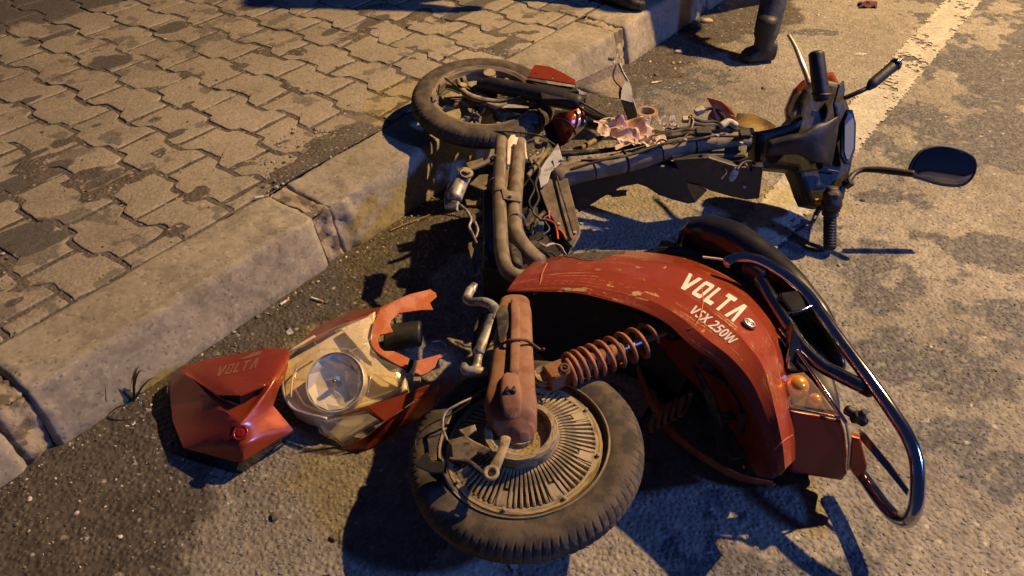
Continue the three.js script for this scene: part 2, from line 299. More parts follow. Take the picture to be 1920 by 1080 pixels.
{ // worn road edge line, its paint flaked away at the rims and in spots
  const v0 = -.955, v1 = -1.145, g = new THREE.PlaneGeometry(1, 1, 80, 1), p = g.attributes.position, u = g.attributes.uv, A = -2.5, B = 9;
  for (let i = 0; i < p.count; i++) { const s = mix(A, B, p.getX(i) + .5), t = p.getY(i) + .5, q = K(s, mix(v1, v0, t), .004); p.setXYZ(i, q.x, q.y, q.z); u.setXY(i, s, t); }
  g.computeVertexNormals(); if (g.attributes.normal.getY(0) < 0) { g.index.array.reverse(); g.computeVertexNormals(); }
  const al = tex(2048, 128, (a, b) => { const s = a * 4, t = b; const n = fbm(s * 9, t * 1.6 + 3, 5, 131, 36) - .5, n2 = fbm(s * 60, t * 10, 3, 133, 240) - .5, ed = Math.min(t, 1 - t); return clamp(sm(0, .06, ed + n * .10 + n2 * .14 - .03) * (1 - .8 * sm(.16, .24, n * .8 + n2 * .6 + .07))) > .5 ? 1 : 0; }, false);
  const cm = tex(2048, 128, (a, b) => { const n = fbm(a * 80, b * 6, 4, 137, 80), c = cells(a * 440, b * 20, 440, 5), k = (.40 + .16 * (n - .5)) * (.74 + .36 * c[2]) * (.8 + .2 * sm(.02, .2, c[1] - c[0])); return [k, k * .95, k * .78]; });
  for (const t of [al, cm]) t.repeat.set(.25, 1);
  const bm = roadBump.clone(); bm.repeat.set(1 / BT, .16); bm.needsUpdate = true;
  tag(mesh('road_line', g, new THREE.MeshStandardMaterial({ map: cm, alphaMap: al, alphaTest: .5, transparent: false, bumpMap: bm, bumpScale: .003, roughness: .85 })), 'worn pale edge line painted along the road', 'road marking', null, 'structure');
}
// ---------- kerb ----------
const KH = .18;
const kerbMat = (() => {
  const face = tex(1024, 1024, (u, v) => { const a = fbm(u * 6, v * 6, 5, 141, 6), b = fbm(u * 90, v * 90, 3, 143, 90), c = cells(u * 120, v * 120, 120, 9), st = sm(.55, .72, fbm(u * 9, v * 4, 5, 147, 36)); let k = .262 + .15 * (a - .5) + .12 * (b - .5) - .05 * st; if (c[2] > .96) k *= .6 + .3 * c[0]; if (c[2] < .02) k *= 1.3; k *= 1 - .16 * sm(.57, .63, fbm(u * 26, v * 26, 4, 153, 26)); return [k * 1.06, k * .94, k * .70]; });
  const bump = tex(1024, 1024, (u, v) => { const c = cells(u * 70, v * 70, 70, 11); return .5 * fbm(u * 80, v * 80, 4, 149, 80) + .3 * fbm(u * 10, v * 10, 4, 151, 10) + (c[2] > .93 ? -.45 * (1 - sm(.1, .5, c[0])) : 0) + .2; }, false);
  return new THREE.MeshStandardMaterial({ map: face, bumpMap: bump, bumpScale: .0022, roughness: .93 });
})();
const mortarMat = dusty([.11, .085, .055], [.3, .25, .17], .35, .6, 8, 155, 4, { roughness: .95, bumpScale: .003 });
function kerbGeo(u0, u1, chip = [], rough = .002, inset = 0) {
  const prof = [[.004, -.03], [.006, .02], [.018, .07], [.032, .125], [.040, .160], [.045, .173], [.054, .1795], [.07, .1805], [.13, .181], [.2, .18], [.25, .1795], [.259, .1782], [.2625, .172], [.263, .1]];
  const nu = Math.max(6, Math.round((u1 - u0) / .016)), rows = [], fine = [];
  for (let i = 0; i < prof.length - 1; i++) { const d = Math.hypot(prof[i + 1][0] - prof[i][0], prof[i + 1][1] - prof[i][1]), k = Math.max(1, Math.round(d / .016)); for (let q = 0; q < k; q++) fine.push([mix(prof[i][0], prof[i + 1][0], q / k), mix(prof[i][1], prof[i + 1][1], q / k)]); } fine.push(prof[prof.length - 1]);
  const pos = [], idx = [], uv = [], w = fine.length;
  for (let i = 0; i <= nu; i++) {
    const u = mix(u0, u1, i / nu), end = Math.min(u - u0, u1 - u), en = sm(.022, 0, end);
    for (let j = 0; j < w; j++) {
      let [v, y] = fine[j]; const len = j * .016;
      let n = (fbm(u * 14 + 50, len * 14 + 9, 4, 161) - .5) * rough * 5 + (fbm(u * 60 + 50, len * 60 + 9, 2, 163) - .5) * rough * 2;
      n -= en * en * .009 * (.6 + .8 * fbm(len * 25 + u0 * 3, 3, 3, 165));
      for (const c of chip) { const d = 1 - Math.hypot((u - c[0]) / c[2], (v - c[1]) / c[3]); if (d > -.4) n -= c[4] * sm(0, .5, d + (fbm(u * 30 + 3, len * 30, 4, 167) - .5) * .9) * (.6 + .8 * fbm(u * 45, len * 45 + 6, 3, 169)); }
      n -= inset;
      const a = fine[Math.max(0, j - 1)], b = fine[Math.min(w - 1, j + 1)], L = Math.hypot(b[0] - a[0], b[1] - a[1]), nv = -(b[1] - a[1]) / L, ny = (b[0] - a[0]) / L;
      const q = K(u, v + nv * n, y + ny * n); pos.push(q.x, q.y, q.z); uv.push(u, len);
    }
  }
  for (let i = 0; i < nu; i++) for (let j = 0; j < w - 1; j++) { const a = i * w + j; idx.push(a, a + w, a + 1, a + 1, a + w, a + w + 1); }
  for (const [i, f] of [[0, 0], [nu, 1]]) { // ends
    const q = K(i ? u1 : u0, .13, .05), o = pos.length / 3; pos.push(q.x, q.y, q.z); uv.push(u0, .1);
    for (let j = 0; j < w - 1; j++) { const a = i * w + j; f ? idx.push(a, o, a + 1) : idx.push(a, a + 1, o); }
  }
  const g = new THREE.BufferGeometry(); g.setAttribute('position', new THREE.Float32BufferAttribute(pos, 3)); g.setAttribute('uv', new THREE.Float32BufferAttribute(uv, 2)); g.setIndex(idx);
  g.computeVertexNormals(); const N = g.attributes.normal, m = Math.floor(nu / 2) * w + 20; if (N.getY(m) < 0) { g.index.array.reverse(); g.computeVertexNormals(); } return g;
}
{
  const kerb = new THREE.Group(); kerb.name = 'kerb'; kerb.position.copy(KO); scene.add(kerb); tag(kerb, 'pale concrete kerb of long stones with crumbled mortar joints', null, null, 'structure');
  const J = [-3.95, -2.97, -1.94, -.99, .0, 1.875, 2.72, 3.7, 4.68, 5.66, 6.64];
  const chips = { '-1.94': [[-1.02, .08, .06, .07, .02]], '-0.99': [[-.9, .07, .09, .04, .008], [-.5, .085, .3, .02, .004], [-.05, .09, .05, .05, .012]], '0': [[.12, .14, .1, .13, .012], [.2, .055, .08, .04, .009], [.09, .03, .05, .1, .01], [.6, .046, .14, .016, .004], [1.25, .046, .2, .014, .004]], '0.94': [[1.8, .1, .1, .05, .008]], '1.875': [[1.93, .12, .05, .1, .012]] };
  const put = (a, b) => mesh('kerb_stone', kerbGeo(a, b, chips[String(a)] || chips[String(a - .05)] || [], .0016), kerbMat, kerb);
  for (let i = 0; i < J.length - 1; i++) { if (J[i] === 0) { kerbStone(.075, 1.845, '0'); } else kerbStone(J[i] + .05, J[i + 1] - (J[i + 1] === 0 ? .0 : .03), String(J[i])); }
  function kerbStone(a, b, key) { mesh('kerb_stone', kerbGeo(a, b, chips[key] || [], .0016), kerbMat, kerb); }
  for (const j of J) mesh('mortar_joint', kerbGeo(j - .034 + (j === 0 ? .037 : 0), j + .055 + (j === 0 ? .024 : 0), [[j + .03, .06, .03, .2, .012]], .006, .006), mortarMat, kerb);
  reparent(kerb);
}
// ---------- paved footway ----------
{
  const SC = (CAM.h - KH) / (CAM.h - .15), [UC, VC] = uvK(V(0, 0, 0)), UW = .1868 * SC, VL = .2945 * SC, U0 = UC + (.0645 - UC) * SC, V0 = VC + (.819 - VC) * SC, AMP = .0175;
  const pu = -1.7, pw = 6.2, pv = .2, ph = 4.2;
  const darkSpots = [[205, 118, .10, .075], [330, 52, .075, .05], [95, 70, .12, .022], [60, 75, .05, .03], [180, 235, .04, .028], [90, 450, .075, .03], [25, 350, .2, .055], [20, 450, .14, .06], [190, 340, .12, .05], [20, 20, .55, .24], [140, 15, .28, .13], [900, 5, .3, .05], [640, 262, .14, .07], [600, 300, .11, .06], [480, 8, .12, .06], [330, 250, .05, .025], [620, 60, .06, .03], [700, 40, .1, .04], [50, 190, .06, .02], [180, 330, .05, .03], [60, 290, .08, .02], [110, 265, .04, .03]].map(b => { const q = uvK(P(b[0], b[1], KH)); return [q[0], q[1], b[2], b[3]]; });  // oil stains, plus broad dark patches at the corner and top edge
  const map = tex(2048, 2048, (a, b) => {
    const u = pu + a * pw, v = pv + b * ph, n = fbm(u * 7 + 40, v * 7 + 40, 5, 171) - .5, f = fbm(u * 70 + 4, v * 70 + 4, 3, 175), big = fbm(u * 1.6 + 30, v * 1.6 + 30, 4, 177), c = cells(u * 150, v * 150, 4096, 3);
    let s = -9; for (const q of darkSpots) { const d = 1 - Math.hypot((u - q[0]) / q[2], (v - q[1]) / q[3]); if (d > s) s = d; }
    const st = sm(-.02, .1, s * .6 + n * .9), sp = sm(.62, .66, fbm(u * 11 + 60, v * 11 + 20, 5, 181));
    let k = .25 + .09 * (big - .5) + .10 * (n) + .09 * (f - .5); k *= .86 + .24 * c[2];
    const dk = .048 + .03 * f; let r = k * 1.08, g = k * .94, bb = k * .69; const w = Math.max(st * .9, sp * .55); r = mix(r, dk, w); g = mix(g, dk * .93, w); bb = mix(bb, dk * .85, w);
    if (c[2] > .985 && c[0] < .4) { r *= .35; g *= .35; bb *= .35; } return [r, g, bb];
  }, true, THREE.MirroredRepeatWrapping);
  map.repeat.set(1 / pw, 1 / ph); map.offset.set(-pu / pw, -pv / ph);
  const bump = tex(1024, 1024, (a, b) => .55 * fbm(a * 110, b * 110, 4, 185, 110) + .45 * fbm(a * 12, b * 12, 4, 187, 12), false); bump.repeat.set(1.1, 1.1);
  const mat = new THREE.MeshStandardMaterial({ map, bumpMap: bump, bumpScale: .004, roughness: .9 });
  const dirtMap = tex(1024, 1024, (a, b) => { const n = fbm(a * 20, b * 20, 5, 191, 20), c = cells(a * 150, b * 150, 150, 4); let k = .07 + .07 * (n - .5) + .03 * c[2]; if (c[2] > .96) k = .25; return [k * 1.1, k * .94, k * .72]; });
  dirtMap.repeat.set(.8, .8);
  const pave = new THREE.Group(); pave.name = 'pavement'; pave.position.copy(K(0, .26, 0)); scene.add(pave); tag(pave, 'footway of interlocking grey paving stones with dirt in the joints', null, null, 'structure');
  { // sand and dirt bed, heaped up where stones have sunk by the kerb
    const nu = 260, nv = 150, pos = [], uv = [], idx = [], heaps = [[640, 262, .2, .12], [600, 300, .15, .1], [215, 350, .2, .06], [150, 335, .12, .06], [330, 430, .05, .04], [660, 70, .16, .05], [780, 30, .14, .06], [945, 85, .12, .06], [560, 320, .12, .08], [700, 15, .15, .05]].map(b => { const q = uvK(P(b[0], b[1], KH)); return [q[0], q[1], b[2], b[3]]; });
    for (let j = 0; j <= nv; j++) for (let i = 0; i <= nu; i++) {
      const u = mix(-4, 7, i / nu), v = .258 + Math.pow(j / nv, 1.5) * 4.5; let h = KH - .0052 + .006 * (fbm(u * 12 + 80, v * 12 + 9, 4, 195) - .5); h = Math.max(h, KH - .0249 + .036 * fbm(u * 12 + 20, v * 9 + 70, 5, 199) * (1 - .25 * sm(1, 2.5, v))); h = Math.min(h, KH + .0022);
      for (const q of heaps) { const d = 1 - Math.hypot((u - q[0]) / q[2], (v - q[1]) / q[3]); if (d > -.3) h = Math.max(h, KH - .011 + .0145 * sm(-.1, .45, d + (fbm(u * 12 + 3, v * 12 + 8, 4, 197) - .5) * .9)); }
      const p = K(u, v, h); pos.push(p.x, p.y, p.z); uv.push(u, v);
    }
    for (let j = 0; j < nv; j++) for (let i = 0; i < nu; i++) { const a = j * (nu + 1) + i; idx.push(a, a + 1, a + nu + 1, a + 1, a + nu + 2, a + nu + 1); }
    const g = new THREE.BufferGeometry(); g.setAttribute('position', new THREE.Float32BufferAttribute(pos, 3)); g.setAttribute('uv', new THREE.Float32BufferAttribute(uv, 2)); g.setIndex(idx); g.computeVertexNormals(); if (g.attributes.normal.getY(500) < 0) { g.index.array.reverse(); g.computeVertexNormals(); }
    mesh('sand_bed', g, new THREE.MeshStandardMaterial({ map: dirtMap, bumpMap: rep(roadBump, 1 / BT), bumpScale: .005, roughness: .97 }), pave);
    mesh('far_bed', new THREE.BoxGeometry(11, .1, 8).applyMatrix4(frameAt(K(1.5, 8.7, .118), V(0, 1, 0), KD)), MAT([.2, .18, .15]), pave);
  }
  const zig = (v, ph) => { const t = ((v / VL + ph) % 1 + 1) % 1; return AMP * (sm(.0, .13, t) - sm(.5, .63, t)) * 2 - AMP; }; // edge of a row: out, in
  // row k lies between zigzags k and k+1; straight joints at v = J + n VL
  function stone(k, va, vb) {
    const gap = rr(.0058, .0105), u0 = U0 + k * UW, odd = ((k % 2) + 2) % 2, ed = [], N = 20, o = rnd() * 90, wob = s => (fbm(s * 26 + o, o, 3, 201) - .5) * .012;
    const zz = (v) => { const t = ((v - V0) / VL % 1 + 1) % 1; return AMP * (1 - 2 * (sm(.205, .295, t) - sm(.705, .795, t))) * -1 * (1); }; // low around a straight joint of an even row
    for (let i = 0; i <= N; i++) { const v = mix(va + gap, vb - gap, i / N); ed.push([u0 + zz(v) + gap + wob(v), v]); }
    for (let i = 1; i < 4; i++) ed.push([mix(u0, u0 + UW, i / 4), vb - gap + wob(i * .1 + 3)]);
    for (let i = N; i >= 0; i--) { const v = mix(va + gap, vb - gap, i / N); ed.push([u0 + UW + zz(v) - gap + wob(v + 7), v]); }
    for (let i = 3; i > 0; i--) ed.push([mix(u0, u0 + UW, i / 4), va + gap + wob(i * .1 + 5)]);
    const cu = u0 + UW / 2, cv = (va + vb) / 2, tu = rr(-.012, .012), tv = rr(-.010, .010), dh = rr(-.0015, .0018);
    const rings = [[1, -.03], [1, -.0065], [.98, -.0022], [.94, -.0003], [.5, .0004]], pos = [], uv = [], idx = [], n = ed.length;
    for (const [s, y] of rings) for (const e of ed) {
      const sh = 1 - s, L = Math.hypot(e[0] - cu, e[1] - cv), u = s > .6 ? e[0] - (e[0] - cu) / L * sh * .1 : mix(cu, e[0], s), v = s > .6 ? e[1] - (e[1] - cv) / L * sh * .1 : mix(cv, e[1], s);
      const q = K(u, v, KH + dh + y + (u - cu) * tu + (v - cv) * tv); pos.push(q.x, q.y, q.z); uv.push(u, v);
    }
    { const q = K(cu, cv, KH + dh); pos.push(q.x, q.y, q.z); uv.push(cu, cv); }
    for (let r = 0; r < rings.length - 1; r++) for (let i = 0; i < n; i++) { const a = r * n + i, b = r * n + (i + 1) % n; idx.push(a, a + n, b, b, a + n, b + n); }
    const c = pos.length / 3 - 1, l = (rings.length - 1) * n; for (let i = 0; i < n; i++) idx.push(l + i, c, l + (i + 1) % n);
    const g = new THREE.BufferGeometry(); g.setAttribute('position', new THREE.Float32BufferAttribute(pos, 3)); g.setAttribute('uv', new THREE.Float32BufferAttribute(uv, 2)); g.setIndex(idx); g.computeVertexNormals();
    if (g.attributes.normal.getY(c) < 0) { g.index.array.reverse(); g.computeVertexNormals(); }
    return g;
  }
  const VMIN = .2655, gone = [], far = [];
  const near = [];
  for (let k = -8; k < 17; k++) {
    const odd = ((k % 2) + 2) % 2, J = V0 - VL * 2 + (odd ? VL / 2 : 0);
    for (let n = -1; n < 14; n++) {
      let a = J + n * VL, b = a + VL; if (b < VMIN + .022) continue; if (a < VMIN) a = VMIN - .002;
      const c = K(U0 + (k + .5) * UW, (a + b) / 2, KH), d = c.z; // in the picture?
      const s = Math.sin(CAM.pitch), co = Math.cos(CAM.pitch), dy = KH - CAM.h, zz = -(dy * s + d * co), X = 960 + CAM.f * c.x / zz, Y = 540 - CAM.f * (dy * co - d * s) / zz;
      const vis = X > -190 && X < 1500 && Y > -90 && Y < 760;
      const g = stone(k, a, b);
      if (vis) near.push([Y, g]); else if (X > -1500 && Y > -500) far.push(g);
    }
  }
  near.sort((a, b) => b[0] - a[0]);
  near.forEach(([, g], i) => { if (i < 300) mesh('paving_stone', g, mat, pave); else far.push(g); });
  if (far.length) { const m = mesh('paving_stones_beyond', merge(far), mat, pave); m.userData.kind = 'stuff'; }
  console.log('stones', near.length, far.length);
  reparent(pave);
}
const sub = l => { const o = []; l.forEach((p, i) => { const q = l[(i + 1) % l.length], n = 5; for (let k = 0; k < n; k++) o.push([mix(p[0], q[0], k / n), mix(p[1], q[1], k / n)]); }); return o; };
const GLYPH = { V: [sub([[0, 1], [.24, 1], [.42, .36], [.72, 1], [.98, 1], [.52, 0], [.2, 0]])], O: [sub([[.12, 0], [.72, 0], [.82, .12], [.98, .88], [.92, 1], [.3, 1], [.2, .9], [.02, .12]]), [sub([[.26, .2], [.62, .2], [.74, .8], [.4, .8]])]], L: [sub([[0, 0], [.72, 0], [.78, .22], [.28, .22], [.46, 1], [.22, 1]])], T: [sub([[.18, 0], [.42, 0], [.58, .78], [.86, .78], [.92, 1], [.1, 1], [.05, .78], [.34, .78]])], A: [sub([[-.06, 0], [.2, 0], [.58, .66], [.64, 0], [.88, 0], [.86, 1], [.54, 1]])] };
// ---------- the fallen motorcycle ----------
const bike = thing('fallen_motorcycle', 'red electric motorcycle lying on its side across the road beside the kerb', 'motorcycle', P(1080, 640, 0));
const B = (name, geo, mat, parent) => { // a part written in world coordinates
  const g = Array.isArray(geo) ? merge(geo) : (geo.attributes.uv && !geo.index ? geo : boxUV(geo));
  g.translate(-bike.position.x, -bike.position.y, -bike.position.z); const m = mesh(name, g, mat, parent || bike); return m;
};
const lab = (m, l) => { m.userData.label = l; return m; };
// tyre with cut tread, about the y axis
function tyreGeo(R, a, b, N, style) {
  const nt = N * 8, np = 44, pos = [], idx = [];
  for (let i = 0; i < nt; i++) for (let j = 0; j < np; j++) {
    const th = i / nt * Math.PI * 2, ph = j / np * Math.PI * 2, out = Math.cos(ph), up = Math.sin(ph), lat = Math.atan2(up, out) / (Math.PI * .5); // 0 at the crown, +-1 at the sides
    let k = 0; const s = i / 8, L = Math.abs(lat);
    if (L < .7) {
      const f = ((s + (style ? .9 * lat * Math.sign(lat) : .75 * L * L + .25 * (lat > 0 ? .5 : 0))) % 1 + 1) % 1, g2 = ((s * 1 + .5 - .6 * L) % 1 + 1) % 1;
      k = sm(.30, .2, Math.abs(f - .5) * 2 - .0) ; k = Math.max(0, 1 - Math.abs(f - .5) / .12); k = sm(0, .5, k) * sm(.66, .58, L) * sm(.04, .12, L);
      k = Math.max(k, sm(.05, .02, Math.abs(L - .3)) * .8 * sm(.3, .5, g2)); k = Math.max(k, sm(.03, .0, L));
    }
    const ring = .0012 * sm(.025, .0, Math.abs(L - .98)) + .001 * sm(.02, 0, Math.abs(L - 1.22));
    const r = 1 - (k * .0027) / a, x = Math.pow(Math.abs(out), .88) * Math.sign(out), y = Math.pow(Math.abs(up), .88) * Math.sign(up), rad = R + a * x * r + 0, yy = b * y * r + (up > 0 ? ring : -ring);
    pos.push(rad * Math.cos(th), yy, rad * Math.sin(th));
  }
  for (let i = 0; i < nt; i++) for (let j = 0; j < np; j++) { const A = i * np + j, Bq = i * np + (j + 1) % np, C = ((i + 1) % nt) * np + j, D = ((i + 1) % nt) * np + (j + 1) % np; idx.push(A, Bq, C, Bq, D, C); }
  const g = new THREE.BufferGeometry(); g.setAttribute('position', new THREE.Float32BufferAttribute(pos, 3)); g.setIndex(idx); g.computeVertexNormals(); return g;
}
const lathe = (l, seg = 72) => new THREE.LatheGeometry(l.map(q => new THREE.Vector2(q[0], q[1])), seg);
function wheelFrame(name, c, n, spin) { const w = new THREE.Group(); w.name = name; bike.add(w); w.matrixAutoUpdate = true; const m = frameAt(c, n, V(Math.cos(spin), 0, Math.sin(spin))); m.decompose(w.position, w.quaternion, w.scale); w.position.sub(bike.position); return w; }
const L = (name, geo, mat, parent) => { const g = Array.isArray(geo) ? merge(geo) : (geo.attributes.uv && !geo.index ? geo : boxUV(geo)); return mesh(name, g, mat, parent); };

// rear wheel with the finned hub motor
{
  const w = wheelFrame('rear_wheel', P(985, 850, .185), V(-.125, .99, .062), .3);
  L('tyre', tyreGeo(.2155, .0485, .041, 84, 0), M.rubber, w);
  const L6 = g => g.scale(1.055, 1, 1.055), L7 = g => g.scale(1.08, 1, 1.08); L('rim', L6(crease(lathe([[.150, -.02], [.168, -.03], [.176, -.036], [.186, -.036], [.189, -.03], [.176, -.012], [.176, .012], [.189, .03], [.186, .037], [.178, .038], [.1745, .034], [.170, .014], [.166, .008], [.150, .006]], 96), .5)), M.black, w);
  L('rim_lip', L6(crease(lathe([[.176, .038], [.178, .0415], [.180, .0415], [.182, .036], [.181, .034], [.177, .034], [.176, .038]], 96), .5)), M.tanMetal, w);
  L('motor_cover', L7(crease(lathe([[.163, -.03], [.164, .024], [.1615, .029], [.147, .030], [.1455, .022], [.118, .029], [.116, .038], [.09, .047], [.072, .052], [.072, .052], [.0, .052]], 128), .4)), M.tanMetal, w);
  L('hub_ring', crease(lathe([[.083, .044], [.082, .080], [.079, .086], [.067, .087], [.064, .084], [.063, .066], [.030, .062], [.028, .072], [.0, .074]], 72), .4), M.tanMetal, w);
  { // fins bridging the recess behind the bolt flange
    const sh = new THREE.Shape(); sh.moveTo(.0735, .045); sh.lineTo(.0735, .0585); sh.lineTo(.09, .0555); sh.lineTo(.117, .0435); sh.lineTo(.1475, .0325); sh.lineTo(.1475, .018); sh.lineTo(.117, .02); sh.lineTo(.0735, .045);
    const g = new THREE.ExtrudeGeometry(sh, { depth: .0038, bevelEnabled: true, bevelThickness: .0007, bevelSize: .0007, bevelOffset: -.0007, bevelSegments: 1 }); g.translate(0, 0, -.0019); g.deleteAttribute('uv'); const fg = boxUV(g);
    const lo = new THREE.Shape(); lo.moveTo(.0735, .045); lo.lineTo(.0735, .0585); lo.lineTo(.09, .0555); lo.lineTo(.114, .045); lo.lineTo(.1165, .03); lo.lineTo(.0735, .045);
    const g2 = new THREE.ExtrudeGeometry(lo, { depth: .0038, bevelEnabled: true, bevelThickness: .0007, bevelSize: .0007, bevelOffset: -.0007, bevelSegments: 1 }); g2.translate(0, 0, -.0019); g2.deleteAttribute('uv'); const fs = boxUV(g2);
    const lid = crease(lathe([[.1455, .0302], [.130, .0352], [.117, .0415], [.114, .04]], 9).toNonIndexed(), .4);
    const N = 72; for (let i = 0; i < N; i++) { const short = i % 9 === 0; const f = mesh('fin', short ? fs : fg, M.tanMetal, w); f.rotation.y = i / N * Math.PI * 2; f.scale.set(1.08, 1, 1.08); }
    const pl = new THREE.LatheGeometry([[.149, .0306], [.132, .0352], [.118, .0405], [.116, .035]].map(q => new THREE.Vector2(...q)), 5, 0, Math.PI * 2 / 24); const pg = boxUV(crease(pl, .4));
    for (let i = 0; i < 8; i++) { const f = mesh('fin_web', pg, M.tanMetal, w); f.rotation.y = (i * 9 - 1.5) / N * Math.PI * 2; f.scale.set(1.08, 1, 1.08); }
    const bolt = boxUV(merge([new THREE.CylinderGeometry(.0042, .0045, .005, 12), new THREE.CylinderGeometry(.0025, .0025, .0062, 6).translate(0, .001, 0)]));
    for (let i = 0; i < 8; i++) { const a = (i * 9 + .5) / N * Math.PI * 2, q = mesh('bolt', bolt, M.grey, w); q.position.set(.1668 * Math.cos(-a), .033, .1668 * Math.sin(-a)); }
  }
}
// brake arm, cable and torn bits over the left of the hub
B('brake_arm', [tube(PP([[922, 886, .27], [940, 850, .285], [948, 822, .29]]), [.013, .010, .012], { flat: .5 }), new THREE.TorusGeometry(.0125, .005, 10, 24).rotateX(Math.PI / 2).applyMatrix4(frameAt(P(921, 887, .277), V(-.1, .95, .3)))], M.tanMetal);
B('brake_lever', [plate(PP([[838, 826, .25], [872, 816, .27], [888, 826, .275], [920, 842, .28], [905, 850, .275], [850, 842, .25]]), .008), plate(PP([[860, 806, .26], [890, 795, .27], [893, 806, .27], [872, 818, .265]]), .006)], M.tanMetal);
B('brake_cable', tube(PP([[900, 740, .26], [860, 758, .26], [835, 775, .25], [830, 800, .24], [838, 825, .245]]), .0032), M.grey);
B('loose_wire', tube(PP([[905, 735, .27], [850, 775, .25], [800, 800, .22], [780, 825, .2], [782, 850, .2]]), .0015), M.black);
B('torn_bracket', [plate(PP([[785, 858, .24], [800, 848, .25], [812, 862, .25], [835, 868, .25], [838, 888, .24], [805, 885, .24], [780, 874, .235]]), .006), plate(PP([[846, 835, .27], [880, 828, .275], [895, 850, .275], [870, 868, .27], [852, 880, .265]]), .006), tube(PP([[845, 862, .27], [880, 868, .28], [905, 888, .275]]), .006)], M.blackDusty);

// swingarm cover
{
  const s = (x, y, h, w, d, p = .75) => ({ c: P(x, y, h), a: V(w, 0, 0), b: V(0, .8, -.6).multiplyScalar(d), p });
  B('swingarm_cover', solid([s(965, 560, .30, .018, .012), s(965, 572, .30, .038, .024), s(963, 600, .30, .045, .03), s(962, 660, .30, .047, .033, .65), s(960, 720, .295, .052, .036, .6), s(958, 765, .29, .058, .038, .6), s(965, 792, .28, .048, .034, .7), s(980, 812, .268, .026, .024), s(983, 820, .265, .01, .01)], { seg: 36, n: 60 }), M.rust);
  B('cover_rib', [solid([s(962, 566, .325, .006, .008), s(966, 580, .333, .012, .008), s(966, 640, .334, .012, .008), s(964, 695, .334, .011, .008), s(962, 705, .33, .004, .006)], { seg: 16 })], M.rust, null);
  const n = V(.05, .85, .5), e = new THREE.TorusGeometry(.026, .006, 10, 40); e.scale(.6, 1.25, 1); e.rotateX(-Math.PI / 2);
  B('mount_lug', [solid([s(956, 703, .318, .010, .010), s(957, 715, .327, .021, .014), s(958, 745, .325, .024, .014), s(960, 772, .312, .019, .012), s(961, 782, .306, .006, .006)], { seg: 24 })], M.rust);
  B('lug_slot', solid([s(951, 727, .337, .003, .004), s(953, 735, .338, .008, .005), s(960, 735, .338, .008, .005), s(964, 727, .337, .003, .004)], { seg: 12 }), M.black);
  B('cover_window', plate(PP([[930, 585, .326], [945, 575, .33], [953, 585, .332], [953, 615, .332], [944, 640, .33], [936, 640, .326]]), .006, { smooth: true, lift: .006 }), M.blackDusty);
  B('tie_wire', tube(PP([[930, 655, .30], [940, 646, .325], [958, 638, .343], [985, 638, .337], [1002, 648, .315], [1014, 656, .305], [1020, 654, .31]]), .0036), M.rustDark);
}
B('side_lever', [tube(PP([[882, 545, .30], [890, 533, .305]]), [.014, .009], { flat: .6 }), tube(PP([[882, 544, .30], [876, 560, .30], [884, 566, .305], [905, 566, .315], [922, 573, .32], [930, 586, .32], [926, 602, .315]]), [.012, .012, .011, .012, .013, .014, .013]), tube(PP([[924, 596, .315], [912, 630, .30], [898, 662, .29]]), .0155), tube(PP([[900, 655, .29], [896, 676, .285], [892, 692, .28]]), [.011, .01, .012]), tube(PP([[870, 684, .275], [875, 696, .277], [893, 697, .28], [912, 696, .28]]), [.008, .013, .014, .009])], M.grey);
B('lever_spring', tube(PP([[905, 590, .30], [893, 615, .285], [888, 650, .27], [893, 670, .27]]), .006), M.blackDusty);

// shock absorber
{
  const a = P(1062, 696, .27), b = P(1222, 634, .285), d = b.clone().sub(a), L0 = d.length(), dir = d.clone().normalize(), x = V(0, 1, 0).addScaledVector(dir, -dir.y).normalize(), y = dir.clone().cross(x);
  const pts = [], turns = 9.2; for (let i = 0; i <= turns * 28; i++) { const t = i / (turns * 28), w = t * turns * Math.PI * 2, z = (.55 * t + .45 * t * t) * L0, r = .0375; pts.push(a.clone().addScaledVector(dir, z).addScaledVector(x, Math.cos(w) * r).addScaledVector(y, Math.sin(w) * r)); }
  const s = new THREE.Group(); s.name = 'shock_absorber'; bike.add(s);
  const SB = (n, g, m) => B(n, g, m, s);
  SB('coil_spring', tube(pts, .0058, { n: pts.length - 1, seg: 10 }), M.rustSpring);
  SB('damper_body', tube([a.clone().addScaledVector(dir, -.005), a.clone().addScaledVector(dir, L0 * .62)], .021, { straight: true, seg: 20 }), M.rust);
  SB('piston_rod', tube([a.clone().addScaledVector(dir, L0 * .5), b.clone().addScaledVector(dir, .09)], .008, { straight: true }), M.steel);
  SB('upper_mount', tube([b.clone().addScaledVector(dir, .05), b.clone().addScaledVector(dir, .13)], .026, { straight: true, seg: 18 }), M.black);
  SB('lower_mount', [box(.07, .048, .05, .006).applyMatrix4(frameAt(a.clone().addScaledVector(dir, -.016), x, dir)), new THREE.CylinderGeometry(.014, .014, .012, 20).applyMatrix4(frameAt(P(1058, 693, .315), V(0, .9, .4))), box(.02, .05, .04, .004).applyMatrix4(frameAt(a.clone().addScaledVector(dir, .02), x, dir))], M.rust);
  SB('mount_bolt', [new THREE.TorusGeometry(.0085, .004, 8, 20).rotateX(Math.PI / 2).applyMatrix4(frameAt(P(1058, 690, .326), V(0, .9, .4)))], M.rustDark);
  SB('mount_bushing', [new THREE.CylinderGeometry(.02, .02, .05, 20).applyMatrix4(frameAt(P(1017, 715, .25), V(.1, 1, .1))), new THREE.CylinderGeometry(.026, .026, .006, 20).applyMatrix4(frameAt(P(1017, 708, .262), V(.1, 1, .1))), new THREE.CylinderGeometry(.026, .026, .006, 20).applyMatrix4(frameAt(P(1017, 722, .245), V(.1, 1, .1)))], M.tanMetal);
  SB('plate_tab', plate(PP([[1004, 690, .28], [1022, 680, .29], [1026, 686, .29], [1006, 704, .275]]), .004), M.grey);
}

